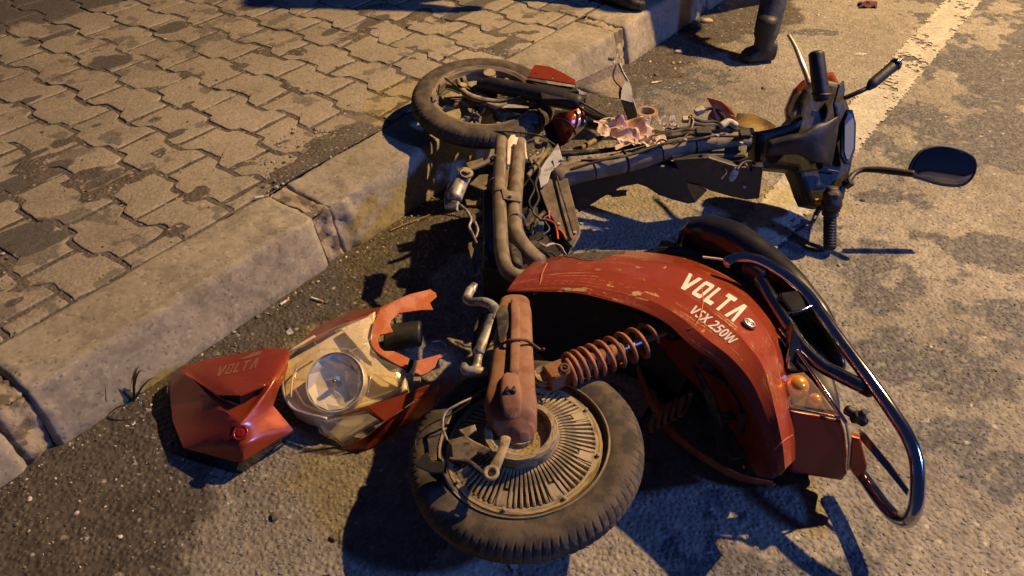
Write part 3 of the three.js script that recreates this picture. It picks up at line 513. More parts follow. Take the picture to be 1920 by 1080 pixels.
// under-frame tubes seen from below
B('frame_tube', tube(PP([[940, 263, .30], [936, 350, .30], [938, 420, .30], [943, 485, .295], [952, 508, .29], [968, 518, .285], [984, 520, .28]]), .0205, { seg: 18 }), M.frame);
B('frame_tube', tube(PP([[975, 268, .285], [968, 340, .285], [964, 400, .285], [966, 430, .28], [976, 455, .275], [992, 476, .265], [1010, 492, .255]]), [.023, .023, .023, .023, .024, .026, .026], { seg: 18 }), M.frame);
B('frame_rod', tube(PP([[955, 275, .29], [950, 330, .285], [948, 390, .28], [955, 440, .275], [962, 475, .27]]), .008), M.frame);
B('rubber_boot', tube(PP([[958, 462, .275], [966, 480, .275], [971, 498, .272]]), [.010, .018, .015]), M.blackDusty);
B('end_bracket', [plate(PP([[950, 308, .31], [951, 262, .315], [958, 252, .315], [966, 252, .315], [966, 262, .315], [958, 270, .315], [956, 308, .31]]), .012, { bevel: .003 }), plate(PP([[958, 252, .316], [985, 262, .30], [988, 285, .295], [990, 298, .29], [985, 298, .29], [980, 276, .297], [960, 266, .315]]), .012)], M.whitePart);
B('tube_clamp', [new THREE.CylinderGeometry(.0245, .0245, .026, 28, 1, true), new THREE.CylinderGeometry(.0235, .0235, .026, 28, 1, true)].map(g => g.applyMatrix4(frameAt(P(937, 364, .30), P(937, 340, .30).sub(P(937, 380, .30))))).concat([plate(PP([[940, 354, .325], [978, 362, .312], [978, 378, .309], [944, 372, .322]]), .005)]), M.frame);
B('band_clamp', new THREE.TorusGeometry(.0262, .0028, 8, 30).rotateX(Math.PI / 2).applyMatrix4(frameAt(P(967, 414, .283), P(968, 380, .284).sub(P(966, 430, .28)))), M.grey);
B('clamp_screw', new THREE.CylinderGeometry(.005, .005, .016, 10).applyMatrix4(frameAt(P(978, 418, .305), V(1, 0, 0))), M.grey);
{ // folded foot peg
  const f = new THREE.Group(); f.name = 'foot_peg'; bike.add(f);
  B('peg', [tube(PP([[873, 324, .315], [860, 352, .30], [852, 372, .29]]), .0225, { seg: 20 })], M.grey, f);
  B('peg_bolt', [new THREE.CylinderGeometry(.012, .012, .014, 6).applyMatrix4(frameAt(P(876, 322, .338), V(.1, .9, .2))), new THREE.CylinderGeometry(.02, .02, .005, 20).applyMatrix4(frameAt(P(875, 325, .333), V(.1, .9, .2)))], M.tanMetal, f);
  B('peg_bracket', [plate(PP([[846, 335, .31], [852, 336, .315], [842, 384, .285], [832, 384, .275], [833, 372, .28], [838, 345, .30]]), .012), plate(PP([[832, 372, .285], [858, 376, .30], [856, 394, .285], [832, 389, .275]]), .014, { bevel: .004 }), plate(PP([[856, 312, .33], [868, 316, .335], [866, 326, .33], [858, 320, .33]]), .006)], M.grey, f);
}
B('peg_strut', [tube(PP([[928, 295, .30], [905, 308, .295], [880, 318, .29]]), .009), plate(PP([[873, 305, .265], [905, 296, .27], [910, 312, .27], [880, 318, .265]]), .006)], M.frame);
B('gusset_plate', plate(PP([[880, 345, .285], [898, 327, .29], [926, 326, .29], [928, 352, .29], [905, 356, .285]]), .008), M.frame);
B('stand_spring', [tube(PP([[862, 384, .29], [872, 392, .285], [880, 402, .28]]), .0045), tube(PP([[880, 402, .28], [884, 412, .28], [880, 425, .275], [886, 438, .275], [893, 455, .27]]), .004), tube(PP([[890, 415, .275], [896, 430, .275], [892, 445, .27]]), .0035)], M.grey);
for (const g of [plate(PP([[882, 405, .25], [905, 393, .255], [906, 402, .255], [884, 416, .25]]), .006), plate(PP([[872, 374, .25], [905, 373, .255], [908, 377, .255], [890, 385, .25], [875, 384, .25]]), .006), plate(PP([[888, 426, .245], [906, 420, .25], [908, 438, .245], [890, 446, .24]]), .006, { holes: [PP([[893, 430, .245], [902, 427, .247], [903, 435, .245], [894, 440, .242]])] }), plate(PP([[876, 456, .24], [909, 445, .245], [909, 455, .243], [880, 466, .238]]), .006), plate(PP([[876, 458, .25], [884, 460, .25], [897, 480, .24], [898, 512, .225], [887, 517, .22], [884, 490, .235]]), .007)]) B('link_plate', g, M.frame);
B('stand_hook', tube(PP([[893, 462, .245], [897, 475, .24], [905, 485, .235], [912, 484, .235]]), .006), M.frame);
B('belly_box', [plate(PP([[905, 300, .22], [1040, 290, .22], [1075, 470, .2], [1000, 520, .19], [905, 500, .19]]), .15, { bevel: .015 })], M.black);
B('motor_mount', [plate(PP([[985, 392, .245], [1008, 388, .24], [1012, 420, .235], [985, 425, .24]]), .03), plate(PP([[992, 452, .25], [1032, 440, .24], [1034, 450, .238], [995, 470, .245]]), .02), tube(PP([[990, 432, .25], [1005, 415, .25], [1020, 398, .245]]), .007), box(.03, .03, .02, .004).applyMatrix4(frameAt(P(1018, 268, .29), V(.2, 1, .2)))], M.blackDusty);
B('frame_lug', [new THREE.CylinderGeometry(.014, .014, .03, 18).applyMatrix4(frameAt(P(1010, 268, .29), V(0, .9, .4))), tube(PP([[990, 330, .27], [1010, 305, .27], [1028, 280, .275]]), .008), tube(PP([[1000, 300, .275], [1015, 290, .275], [1020, 270, .28]]), .005), plate(PP([[992, 296, .285], [1004, 288, .285], [1008, 300, .28], [996, 306, .28]]), .006)], M.frame);
// dirty belly plate standing on edge
B('belly_plate', plate(PP([[1008, 322, .27], [1022, 300, .285], [1046, 271, .30], [1056, 306, .29], [1072, 366, .265], [1088, 430, .24], [1086, 440, .235], [1074, 466, .215], [1060, 450, .22], [1044, 424, .23], [1026, 392, .245], [1012, 355, .26]]), .010, { bevel: .002 }), M.frame);
B('bare_edge', [plate(PP([[1047, 272, .303], [1056, 303, .293], [1044, 312, .29], [1032, 320, .288], [1026, 342, .278], [1014, 352, .268], [1009, 326, .273], [1022, 302, .288]]), .004, { lift: .0015 })], MAT([.55, .57, .62], { bumpScale: .0004 }));
B('plate_crease', tube(PP([[1036, 302, .292], [1048, 345, .275], [1062, 392, .258], [1076, 440, .24]]), .003), M.blackDusty);
B('wiring', [tube(PP([[1012, 412, .27], [1025, 412, .275], [1038, 418, .27], [1044, 432, .262], [1046, 448, .255]]), .003), tube(PP([[1029, 396, .27], [1030, 410, .27]]), .003), tube(PP([[1046, 428, .262], [1055, 436, .255], [1060, 446, .25]]), .003)], MAT([.6, .09, .03]));
B('wire_end', [0, 1, 2, 3, 4, 5].map(i => tube(PP([[1012 + i * 2, 455 + i * 2, .26], [1024 + i, 462 - i, .268], [1036 + i * 3, 456 + i, .262], [1048 + i * 2, 462 + i * 2, .25], [1054 + i * 2, 474 + i * 1.5, .235]]), .0019)), MAT([.55, .47, .33]));
B('cable_plug', [box(.018, .035, .014, .003).applyMatrix4(frameAt(P(1013, 425, .27), V(.1, 1, .3)))], MAT([.12, .2, .24]));

// main beam and cables towards the head
B('main_beam', tube(PP([[1045, 335, .26], [1090, 322, .268], [1180, 302, .28], [1260, 280, .29], [1330, 268, .30], [1400, 262, .30]]), [.034, .034, .034, .034, .032, .03], { seg: 22 }), M.frame);
B('beam_strap', new THREE.TorusGeometry(.0355, .0032, 8, 30).rotateX(Math.PI / 2).applyMatrix4(frameAt(P(1172, 304, .279), P(1230, 288, .285).sub(P(1130, 312, .27)))), M.black);
B('cable_harness', [tube(PP([[1050, 290, .29], [1110, 285, .30], [1180, 275, .31], [1240, 258, .325], [1300, 250, .33], [1400, 245, .32]]), .008), tube(PP([[1040, 284, .29], [1150, 281, .30], [1210, 262, .32], [1290, 240, .335], [1420, 250, .32]]), .006), tube(PP([[1200, 268, .325], [1270, 246, .335], [1340, 243, .335], [1410, 246, .325]]), .011), tube(PP([[1062, 285, .275], [1063, 292, .28], [1064, 300, .28]]), .004)], M.blackDusty);
B('lower_stay', tube(PP([[1020, 295, .26], [1075, 283, .26], [1120, 262, .25], [1165, 240, .24]]), .010), M.frame);
B('head_bracket', [plate(PP([[1285, 248, .325], [1330, 246, .33], [1402, 240, .32], [1404, 252, .31], [1402, 290, .29], [1320, 296, .28], [1280, 280, .29]]), .07, { bevel: .01 }), box(.05, .03, .03, .004).applyMatrix4(frameAt(P(1318, 250, .345), V(0, 1, .2))), box(.035, .02, .03, .004).applyMatrix4(frameAt(P(1396, 252, .34), V(0, 1, .2))), tube(PP([[1402, 296, .28], [1385, 303, .27], [1370, 305, .26]]), .005)], M.black);
// leg shield and lower plastics
B('leg_shield', plate(PP([[1060, 345, 0.193], [1090, 335, 0.214], [1150, 322, 0.242], [1210, 308, 0.271], [1283, 318, 0.250], [1302, 382, 0.116], [1290, 384, 0.112], [1262, 376, 0.128], [1235, 367, 0.147], [1212, 352, 0.179], [1196, 346, 0.191], [1165, 352, 0.179], [1130, 372, 0.137], [1085, 402, 0.074]]), .05, { bevel: .008 }), M.black);
B('shield_slot', [tube(PP([[1094, 317, 0.252], [1096, 336, 0.212], [1166, 318, 0.250], [1173, 316, 0.254]]), .0022, { straight: true })], M.tanMetal);
B('slot_recess', plate(PP([[1097, 322, 0.242], [1165, 306, 0.275], [1170, 317, 0.252], [1099, 334, 0.217]]), .01, { bevel: .002 }), M.blackGloss);
B('lower_shield', plate(PP([[1262, 300, 0.288], [1330, 296, 0.296], [1380, 312, 0.263], [1400, 314, 0.259], [1408, 322, 0.242], [1412, 314, 0.259], [1432, 312, 0.263], [1426, 360, 0.162], [1424, 374, 0.133], [1400, 376, 0.128], [1370, 370, 0.141], [1330, 358, 0.166], [1308, 346, 0.191], [1284, 342, 0.200]]), .03, { bevel: .006 }), M.black);
B('shield_badge', plate(PP([[1366, 332, 0.221], [1370, 320, 0.246], [1378, 314, 0.259], [1384, 318, 0.250], [1382, 330, 0.225], [1374, 339, 0.206], [1368, 339, 0.206]]), .004, { smooth: true, lift: .003 }), MAT([.32, .36, .42]));
B('shield_corner', plate(PP([[1284, 342, 0.200], [1308, 346, 0.191], [1326, 358, 0.166], [1302, 382, 0.116]]), .02), M.blackGloss);
B('headset_loop', tube(PP([[1382, 318, .262], [1392, 306, .27], [1405, 303, .272], [1416, 308, .268]]), .005), M.black);

// front wheel, spoked rim
{
  const w = wheelFrame('front_wheel', P(907, 190, .275), V(.035, .99, .125), .85);
  L('tyre', tyreGeo(.2175, .0435, .036, 72, 1), M.rubber, w);
  L('rim', crease(lathe([[.174, -.024], [.186, -.03], [.192, -.03], [.192, -.02], [.18, -.008], [.18, .008], [.192, .02], [.192, .031], [.186, .031], [.174, .024], [.168, .010], [.168, -.010], [.174, -.024]], 96), .5), M.wheelDust, w);
  L('hub', crease(lathe([[0, -.045], [.03, -.045], [.032, -.025], [.045, -.022], [.045, .022], [.032, .026], [.03, .048], [.014, .05], [.012, .06], [0, .06]], 40), .5), M.wheelDust, w);
  const sp = new THREE.Shape(); sp.moveTo(.036, -.024); sp.quadraticCurveTo(.07, -.013, .10, -.020); sp.quadraticCurveTo(.14, -.032, .171, -.052); sp.lineTo(.176, -.03); sp.lineTo(.178, 0); sp.lineTo(.176, .03); sp.lineTo(.171, .052); sp.quadraticCurveTo(.14, .032, .10, .020); sp.quadraticCurveTo(.07, .013, .036, .024); sp.closePath();
  const ho = new THREE.Path(); ho.moveTo(.118, 0); ho.quadraticCurveTo(.135, -.016, .160, -.027); ho.quadraticCurveTo(.168, 0, .160, .027); ho.quadraticCurveTo(.135, .016, .118, 0); sp.holes.push(ho);
  const g = new THREE.ExtrudeGeometry(sp, { depth: .014, bevelEnabled: true, bevelThickness: .004, bevelSize: .004, bevelOffset: -.004, bevelSegments: 2, curveSegments: 10 }); g.translate(0, 0, -.007).rotateX(-Math.PI / 2); g.deleteAttribute('uv'); const sg = boxUV(crease(g, .6));
  const rib = boxUV(box(.07, .008, .004, .002).translate(.082, .012, 0));
  for (let i = 0; i < 6; i++) { const s = mesh('spoke', sg, M.wheelDust, w); s.rotation.y = i * Math.PI / 3; for (const o of [-.007, .007]) { const r = mesh('spoke_rib', rib, M.wheelDust, w); r.rotation.y = i * Math.PI / 3; r.position.set(Math.sin(i * Math.PI / 3) * o, 0, Math.cos(i * Math.PI / 3) * o); } }
  L('brake_plate', crease(lathe([[0, .03], [.052, .03], [.055, .036], [.05, .044], [.02, .05], [0, .05]], 40), .5), M.blackDusty, w);
}
B('fork_leg', [tube(PP([[900, 158, .345], [925, 160, .35], [980, 171, .352], [1030, 182, .352], [1085, 194, .35]]), [.021, .028, .030, .031, .030], { seg: 20 }), tube(PP([[1075, 194, .345], [1140, 226, .31], [1220, 252, .29], [1330, 266, .285], [1405, 272, .285]]), .018, { seg: 16 })], M.black);
B('axle_clamp', [new THREE.CylinderGeometry(.021, .024, .03, 22).applyMatrix4(frameAt(P(918, 142, .365), V(0, .95, .2))), plate(PP([[908, 140, .365], [916, 134, .37], [928, 140, .37], [930, 150, .365], [915, 150, .36]]), .012)], M.tanMetal);
B('fork_leg', tube(PP([[930, 215, .22], [1010, 218, .225], [1090, 226, .235], [1180, 245, .25], [1330, 272, .27], [1400, 276, .28]]), [.026, .028, .028, .02, .02, .02], { seg: 18 }), M.black);
B('fork_crown', [plate(PP([[1078, 180, .355], [1098, 184, .352], [1100, 236, .25], [1076, 236, .25]]), .035, { bevel: .006 }), plate(PP([[1012, 166, .375], [1062, 172, .375], [1066, 186, .37], [1016, 184, .372]]), .006), plate(PP([[1008, 198, .30], [1014, 198, .30], [1014, 226, .28], [1008, 226, .28]]), .008), plate(PP([[996, 230, .28], [1014, 232, .278], [1014, 236, .276], [996, 234, .278]]), .006)], M.black);
B('front_brake_lever', [tube(PP([[858, 150, .34], [864, 165, .335], [876, 178, .33], [900, 186, .325], [925, 190, .325], [950, 188, .33]]), [.008, .010, .012, .011, .009, .006]), tube(PP([[912, 193, .325], [930, 199, .32], [950, 194, .325]]), [.004, .010, .004]), new THREE.CylinderGeometry(.014, .014, .02, 14).applyMatrix4(frameAt(P(868, 163, .34), V(.2, 1, .1)))], M.tanMetal);
B('front_brake_cable', [tube(PP([[835, 147, .335], [855, 162, .34], [885, 183, .335], [930, 191, .33], [965, 184, .34], [1000, 172, .36], [1040, 172, .37], [1085, 190, .365], [1130, 215, .35], [1165, 240, .335]]), .0042), tube(PP([[819, 170, .33], [824, 177, .332], [838, 167, .335], [862, 175, .335]]), .003)], M.blackDusty);
// red front mudguard, broken
lab(B('front_mudguard', shell(loftFn([PP([[1047, 212, .32], [1070, 208, .345], [1094, 200, .35]]), PP([[1036, 226, .29], [1068, 224, .33], [1096, 212, .335]]), PP([[1040, 252, .255], [1068, 244, .30], [1095, 226, .31]]), PP([[1050, 276, .22], [1066, 266, .25], [1088, 246, .265]])]), 24, 24, .003), M.red), 'red front mudguard with a dark groove');
B('mudguard_groove', tube(PP([[1040, 223, .305], [1060, 226, .327], [1074, 238, .318], [1079, 252, .29]]), .0035), M.black);
B('mudguard_shine', shell(loftFn([PP([[1078, 198, .345], [1086, 199, .345], [1093, 207, .34]]), PP([[1084, 228, .32], [1094, 224, .32], [1096, 232, .315]]), PP([[1066, 264, .262], [1084, 250, .27], [1094, 240, .28]])]), 12, 16, .003), PHY([.30, .24, .36], { roughness: .25, clearcoat: 1 }));  // purple-white shine on the mudguard, put into the colour of this piece
B('mudguard_liner', plate(PP([[1020, 236, .28], [1038, 224, .29], [1048, 250, .26], [1052, 278, .23], [1040, 280, .225], [1028, 262, .25]]), .012), M.black);
lab(B('mudguard_bracket', plate(PP([[989, 144, .38], [996, 130, .39], [1003, 121, .395], [1030, 124, .395], [1052, 134, .39], [1079, 150, .38], [1079, 157, .378], [1035, 151, .378]]), .005, { holes: [PP([[1000, 137, .388], [1004, 134, .39], [1007, 138, .388], [1004, 141, .387]]), PP([[1033, 143, .385], [1037, 140, .387], [1040, 144, .385], [1036, 147, .383]])] }), M.red), 'red mudguard piece with two screw holes');
B('bracket_underside', plate(PP([[986, 150, .365], [1035, 157, .365], [1080, 162, .365], [1086, 172, .355], [1060, 172, .355], [1020, 166, .36]]), .02), M.black);

// handlebar end: cover, dials, grips, levers, mirror
const HB = t => P(1553, 395, .13).lerp(P(1541, 175, .45), t);
{
  const rear = V(-.12, .35, 1).normalize();
  B('bar_cover', plate(PP([[1420, 246, .33], [1450, 240, .34], [1478, 231, .35], [1492, 214, .37], [1500, 190, .41], [1512, 165, .445], [1530, 152, .465], [1556, 146, .47], [1578, 150, .465], [1590, 180, .42], [1600, 212, .375], [1607, 240, .335], [1605, 272, .29], [1598, 310, .235], [1590, 350, .185], [1586, 372, .155], [1570, 384, .14], [1544, 389, .135], [1516, 384, .14], [1508, 364, .17], [1501, 340, .205], [1492, 319, .235], [1470, 316, .24], [1426, 312, .25], [1419, 300, .265]]), .11, { bevel: .022, bs: 4 }), M.black);
  B('cover_ridge', [solid([{ c: P(1436, 278, .325), a: V(0, .025, 0), b: V(0, 0, .02), p: .8 }, { c: P(1490, 270, .345), a: V(0, .034, 0), b: V(0, 0, .02), p: .8 }, { c: P(1535, 268, .345), a: V(0, .06, -.02), b: V(.0, .008, .02), p: .8 }, { c: P(1565, 266, .33), a: V(0, .08, -.02), b: V(0, .005, .012), p: .8 }])], M.black);
  const cowl = lab(B('front_cowl', plate(PP([[1482, 224, .34], [1480, 210, .36], [1488, 190, .39], [1500, 168, .43], [1516, 152, .455], [1540, 138, .475], [1576, 136, .48], [1590, 170, .43], [1603, 205, .385], [1611, 236, .34], [1608, 268, .295], [1601, 310, .24], [1593, 362, .17], [1586, 374, .155], [1560, 350, .18], [1520, 300, .25]]).map(p => p.addScaledVector(rear, -.07)), .06, { bevel: .02, bs: 4 }), M.red), 'red front cowl round the handlebar');
  B('cowl_side', plate(PP([[1472, 216, .358], [1474, 198, .378], [1484, 182, .40], [1498, 168, .425], [1506, 172, .42], [1500, 196, .40], [1492, 216, .37], [1484, 228, .35]]), .03, { bevel: .008 }), M.frame);
  B('dial_frame', plate(PP([[1577, 224, .375], [1586, 206, .40], [1598, 206, .40], [1603, 232, .36], [1602, 282, .29], [1592, 308, .255], [1582, 308, .255], [1574, 292, .28]]), .012, { bevel: .004, lift: .008 }), M.black);
  B('dial_glass', plate(PP([[1582, 228, .372], [1589, 212, .395], [1596, 214, .392], [1599, 236, .36], [1598, 278, .30], [1590, 300, .268], [1585, 298, .27], [1581, 284, .29]]), .006, { bevel: .001, lift: .0105 }), PHY([.3, .31, .31], { roughness: .5 }));
  B('cover_groove', [plate(PP([[1562, 196, .415], [1572, 160, .462], [1580, 152, .47], [1583, 170, .445], [1576, 208, .395], [1566, 222, .378]]), .012, { bevel: .004, lift: .007 }), tube(PP([[1496, 322, .245], [1540, 318, .245], [1572, 322, .235]]), .003)], M.black);
  B('key_lock', [new THREE.CylinderGeometry(.010, .011, .014, 20).applyMatrix4(frameAt(P(1527, 213, .395).addScaledVector(rear, .0), rear))], M.steel);
  B('start_switch', box(.016, .04, .014, .003).applyMatrix4(frameAt(P(1533, 378, .155).addScaledVector(rear, .003), rear)), MAT([.75, .36, .03]));
  B('switch_housing', [solid([0, .35, .7, 1].map((t, i) => ({ c: P(1559, 348, .205).lerp(P(1557, 392, .135), t).addScaledVector(rear, .018), a: V([.018, .03, .032, .026][i], 0, 0), b: rear.clone().multiplyScalar([.018, .032, .034, .026][i]), p: .8 }))), box(.03, .03, .02, .005).applyMatrix4(frameAt(P(1555, 362, .2).addScaledVector(rear, .042), rear))], M.black);
  B('throttle_collar', [0, 1, 2].map(i => new THREE.TorusGeometry(.021, .006, 10, 28).rotateX(Math.PI / 2).applyMatrix4(frameAt(P(1556.5, 392 + i * 5, .132 - i * .008), V(.02, 1, -.35)))), M.black);
  const g1 = [[1556, 400, .118], [1556, 432, .07], [1556, 464, .026]];
  B('throttle_grip', [tube(PP(g1), .0205, { seg: 22 }), ...Array.from({ length: 11 }, (_, i) => new THREE.TorusGeometry(.0206, .0016, 6, 26).rotateX(Math.PI / 2).applyMatrix4(frameAt(P(1556, 404 + i * 5.4, mix(.113, .034, i / 10.4)), V(0, 1, -.35))))], M.black);
  B('left_grip', [tube(PP([[1541, 185, .44], [1535, 140, .505], [1530.5, 100, .56]]), [.026, .0255, .0245], { seg: 22, cap: .7 }), new THREE.TorusGeometry(.026, .005, 10, 28).rotateX(Math.PI / 2).applyMatrix4(frameAt(P(1540, 176, .452), V(0, 1, -.35)))], M.black);
  B('brake_lever_left', tube(PP([[1517, 156, .46], [1514, 145, .475], [1503, 116, .51], [1490, 85, .535], [1479, 66, .55]]), [.013, .011, .0105, .0085, .0075], { flat: .75, seg: 14 }), M.steel);
  B('brake_lever_right', [tube(PP([[1536, 391, .145], [1530, 402, .135], [1526, 412, .13], [1519, 420, .13], [1511, 424, .13]]), [.009, .009, .007, .006, .004]), tube(PP([[1508, 424, .05], [1500, 430, .045], [1492, 433, .04]]), [.005, .006, .003])], M.black);
  // mirror stems
  const ms = new THREE.Group(); ms.name = 'mirror_stub'; bike.add(ms);
  B('stem', tube(PP([[1584, 184, .44], [1598, 178, .452], [1614, 171, .465], [1630, 163, .475]]), .0075), M.black, ms);
  B('sleeve', tube(PP([[1628, 166, .474], [1636, 157, .485], [1662, 135, .51], [1680, 120, .525]]), [.009, .017, .017, .019], { seg: 18 }), M.black, ms);
  B('ball_joint', [new THREE.TorusGeometry(.0175, .004, 10, 26).rotateX(Math.PI / 2).applyMatrix4(frameAt(P(1679, 121, .526), P(1690, 112, .535).sub(P(1665, 132, .513)))), new THREE.TorusGeometry(.013, .0035, 10, 26).rotateX(Math.PI / 2).applyMatrix4(frameAt(P(1683, 118, .53), P(1690, 112, .535).sub(P(1665, 132, .513)))), tube(PP([[1680, 120, .527], [1690, 111, .537]]), [.008, .005])], M.darkChrome, ms);
  const mr = new THREE.Group(); mr.name = 'mirror'; bike.add(mr);
  B('stem', [tube(PP([[1588, 345, .21], [1594, 335, .22], [1603, 325, .228], [1616, 319, .235], [1640, 318, .245], [1672, 321, .255], [1712, 326, .268]]), [.013, .011, .0085, .0085, .0105, .012, .011]), box(.026, .03, .024, .004).applyMatrix4(frameAt(P(1590, 344, .21), V(.5, .7, .3)))], M.black, mr);
  const oz = [[1706, 318], [1712, 303], [1727, 285], [1743, 278], [1765, 275], [1790, 279], [1812, 287], [1826, 297], [1830, 312], [1826, 328], [1816, 341], [1802, 348], [1780, 348], [1755, 344], [1730, 336], [1712, 330]], hh = y => .275 + (312 - y) * .0016, ol = oz.map(q => P(q[0], q[1], hh(q[1])));
  const mf = plane(ol); const inn = ol.map(p => p.clone().sub(mf.c).multiplyScalar(.93).add(mf.c));
  B('mirror_shell', plate(ol, .022, { bevel: .009, bs: 4, smooth: true }), M.blackGloss, mr);
  B('mirror_rim', [tube([...ol, ol[0], ol[1]].map(p => p.clone().addScaledVector(mf.n, -.003)), .0045, { n: 90 })], M.black, mr);
  B('mirror_glass', plate(inn, .003, { bevel: .0005, smooth: true, lift: .0018 }), new THREE.MeshStandardMaterial({ color: lin(.22, .22, .24), metalness: 1, roughness: .06 }), mr);
}

// ---------- tail: red side panel with its writing ----------
const tailRails = [
  PP([[1000, 492, .27], [1060, 478, .26], [1140, 471, .25], [1215, 473, .25], [1290, 486, .25], [1360, 516, .26], [1412, 552, .27], [1452, 596, .27], [1468, 640, .27], [1476, 700, .26], [1484, 765, .25], [1490, 822, .22], [1491, 862, .20]]),
  PP([[984, 505, .30], [1050, 487, .305], [1130, 480, .31], [1205, 486, .315], [1275, 502, .32], [1338, 532, .325], [1390, 566, .33], [1430, 608, .325], [1453, 650, .32], [1464, 705, .305], [1473, 768, .285], [1482, 825, .255], [1484, 868, .235]]),
  PP([[967, 522, .32], [1035, 508, .335], [1112, 505, .345], [1185, 515, .355], [1252, 534, .36], [1308, 565, .365], [1358, 602, .365], [1398, 642, .36], [1428, 682, .35], [1444, 730, .33], [1457, 785, .305], [1468, 840, .275], [1472, 880, .245]]),
  PP([[956, 537, .325], [1022, 528, .34], [1095, 530, .35], [1165, 546, .355], [1226, 566, .36], [1280, 598, .36], [1325, 635, .355], [1372, 672, .345], [1406, 712, .33], [1428, 756, .31], [1444, 805, .285], [1456, 855, .255], [1460, 892, .225]]),
  PP([[951, 546, .32], [1012, 546, .33], [1080, 549, .34], [1142, 563, .345], [1198, 580, .345], [1250, 606, .345], [1296, 648, .335], [1346, 684, .325], [1386, 726, .31], [1413, 772, .29], [1432, 818, .268], [1445, 860, .245], [1450, 896, .22]]),
  PP([[953, 546, .28], [1015, 550, .27], [1082, 552, .27], [1143, 566, .28], [1198, 583, .28], [1250, 609, .285], [1294, 652, .28], [1342, 690, .27], [1380, 732, .26], [1405, 778, .24], [1424, 824, .22], [1438, 866, .2], [1446, 898, .185]]),
];
const tailS = loftFn(tailRails, true);
{
  const w = 2048, h = 512; // paint, scuffs and dirt on the panel
  const pm = tex(1024, 256, (s, t) => {
    const n = fbm(s * 20, t * 8, 5, 211, 64), f = fbm(s * 90, t * 22, 3, 213, 256); let sc = sm(.60, .66, fbm(s * 46, t * 26, 4, 215, 128) + .30 * Math.exp(-Math.pow((s - .155) / .05, 2) - Math.pow((t - .72) / .10, 2)) + .16 * Math.exp(-Math.pow((s - .27) / .07, 2) - Math.pow((t - .6) / .2, 2)) - .19);
    sc = Math.max(sc, .8 * sm(.70, .74, fbm(s * 7 + t * 9, t * 150 + s * 30, 3, 217, 4096)) * sm(.5, .58, fbm(s * 9 + 3, t * 5, 3, 219, 64))); const d = sm(.55, .8, n) * .35 + .12 * f; const r = mix(.32 * (.85 + .3 * n), .34, d * .5), g = mix(.046, .09, d), b = mix(.015, .042, d); return [mix(r, .55, sc), mix(g, .36, sc), mix(b, .15, sc)];
  });
  const panel = lab(B('tail_panel', shell(tailS, 120, 30, .004, .2), new THREE.MeshPhysicalMaterial({ map: pm, roughness: .42, metalness: .3, clearcoat: .7, clearcoatRoughness: .2, roughnessMap: R4 })), 'red tail side panel lettered VOLTA VSX 250W');
  const nrm = (s, t) => { const e = .002, a = tailS(s + e, t).sub(tailS(s - e, t)), b = tailS(s, t + e).sub(tailS(s, t - e)), n = a.cross(b).normalize(); if (n.dot(V(0, 1, .6)) < 0) n.negate(); return n; };
  // letters laid along the panel: x runs with s, y against t
  const place = (g, s0, sl, t0, tl, lift, slope = 0) => { const p = g.attributes.position; for (let i = 0; i < p.count; i++) { const s = s0 + sl * p.getX(i), t = t0 + slope * p.getX(i) - tl * p.getY(i), q = tailS(s, t).addScaledVector(nrm(s, t), lift + p.getZ(i)); p.setXYZ(i, q.x, q.y, q.z); } g.computeVertexNormals(); return g; };
  const fine = sh => { const g = new THREE.ExtrudeGeometry(sh, { depth: .0006, bevelEnabled: false, curveSegments: 6 }); g.deleteAttribute('uv'); g.deleteAttribute('normal'); return g; };
  const poly = (l, holes = []) => { const s = new THREE.Shape(l.map(q => new THREE.Vector2(q[0], q[1]))); for (const h of holes) s.holes.push(new THREE.Path(h.map(q => new THREE.Vector2(q[0], q[1])))); return s; };
  const word = [...'VOLTA'].map((c, i) => { const [o, hs] = GLYPH[c]; const g = fine(poly(o, hs || [])); return g.translate(i * 1.03, 0, 0); });
  B('lettering', word.map(g => place(g, .358, .0325, .385, .165, .0008, -.004)), M.letter, panel);
  const font = await new FontLoader().loadAsync('fonts/droid/droid_sans_bold.typeface.json');
  const tg = new TextGeometry('VSX 250W', { font, size: 1, depth: .0006, curveSegments: 4, bevelEnabled: false }); tg.computeBoundingBox(); const bb = tg.boundingBox, W = bb.max.x; tg.deleteAttribute('uv'); tg.applyMatrix4(new THREE.Matrix4().makeShear(0, 0, .25, 0, 0, 0)); tg.scale(1 / W, 1, 1);
  B('lettering', place(tg, .415, .142, .525, .085, .0008, -.01), M.letter, panel);
  const lockN = nrm(.602, .30), lk = P(1405, 606, .352);
  B('panel_lock', [new THREE.TorusGeometry(.0135, .004, 10, 32).rotateX(Math.PI / 2), crease(lathe([[.0, .001], [.0095, .001], [.0095, -.004], [.004, -.004], [.0, -.004]], 24), .5), new THREE.TorusGeometry(.0055, .0022, 8, 20).rotateX(Math.PI / 2).translate(0, .002, 0)].map(g => g.applyMatrix4(frameAt(lk, lockN))), M.steel, panel);
  const seam = (l, r = .0018) => tube(l.map(([s, t]) => tailS(s, t).addScaledVector(nrm(s, t), .0002)), r, { n: 40, seg: 8 });
  B('panel_seam', [seam([[.055, .22], [.062, .4], [.072, .6], [.078, .82]]), seam([[.40, .28], [.435, .42], [.452, .6], [.455, .82]]), seam([[.905, .1], [.9, .4], [.9, .82]], .0014)], M.redIn, panel);
  B('panel_insert', shell((a, b) => { const s = mix(.085, .205, a), wd = Math.sin(Math.PI * Math.pow(a, .8)), t = mix(.03, .08 + .28 * wd * (.4 + .6 * a), b); return tailS(s, t).addScaledVector(nrm(s, t), .0016); }, 24, 8, .003), M.blackDusty, panel);
}
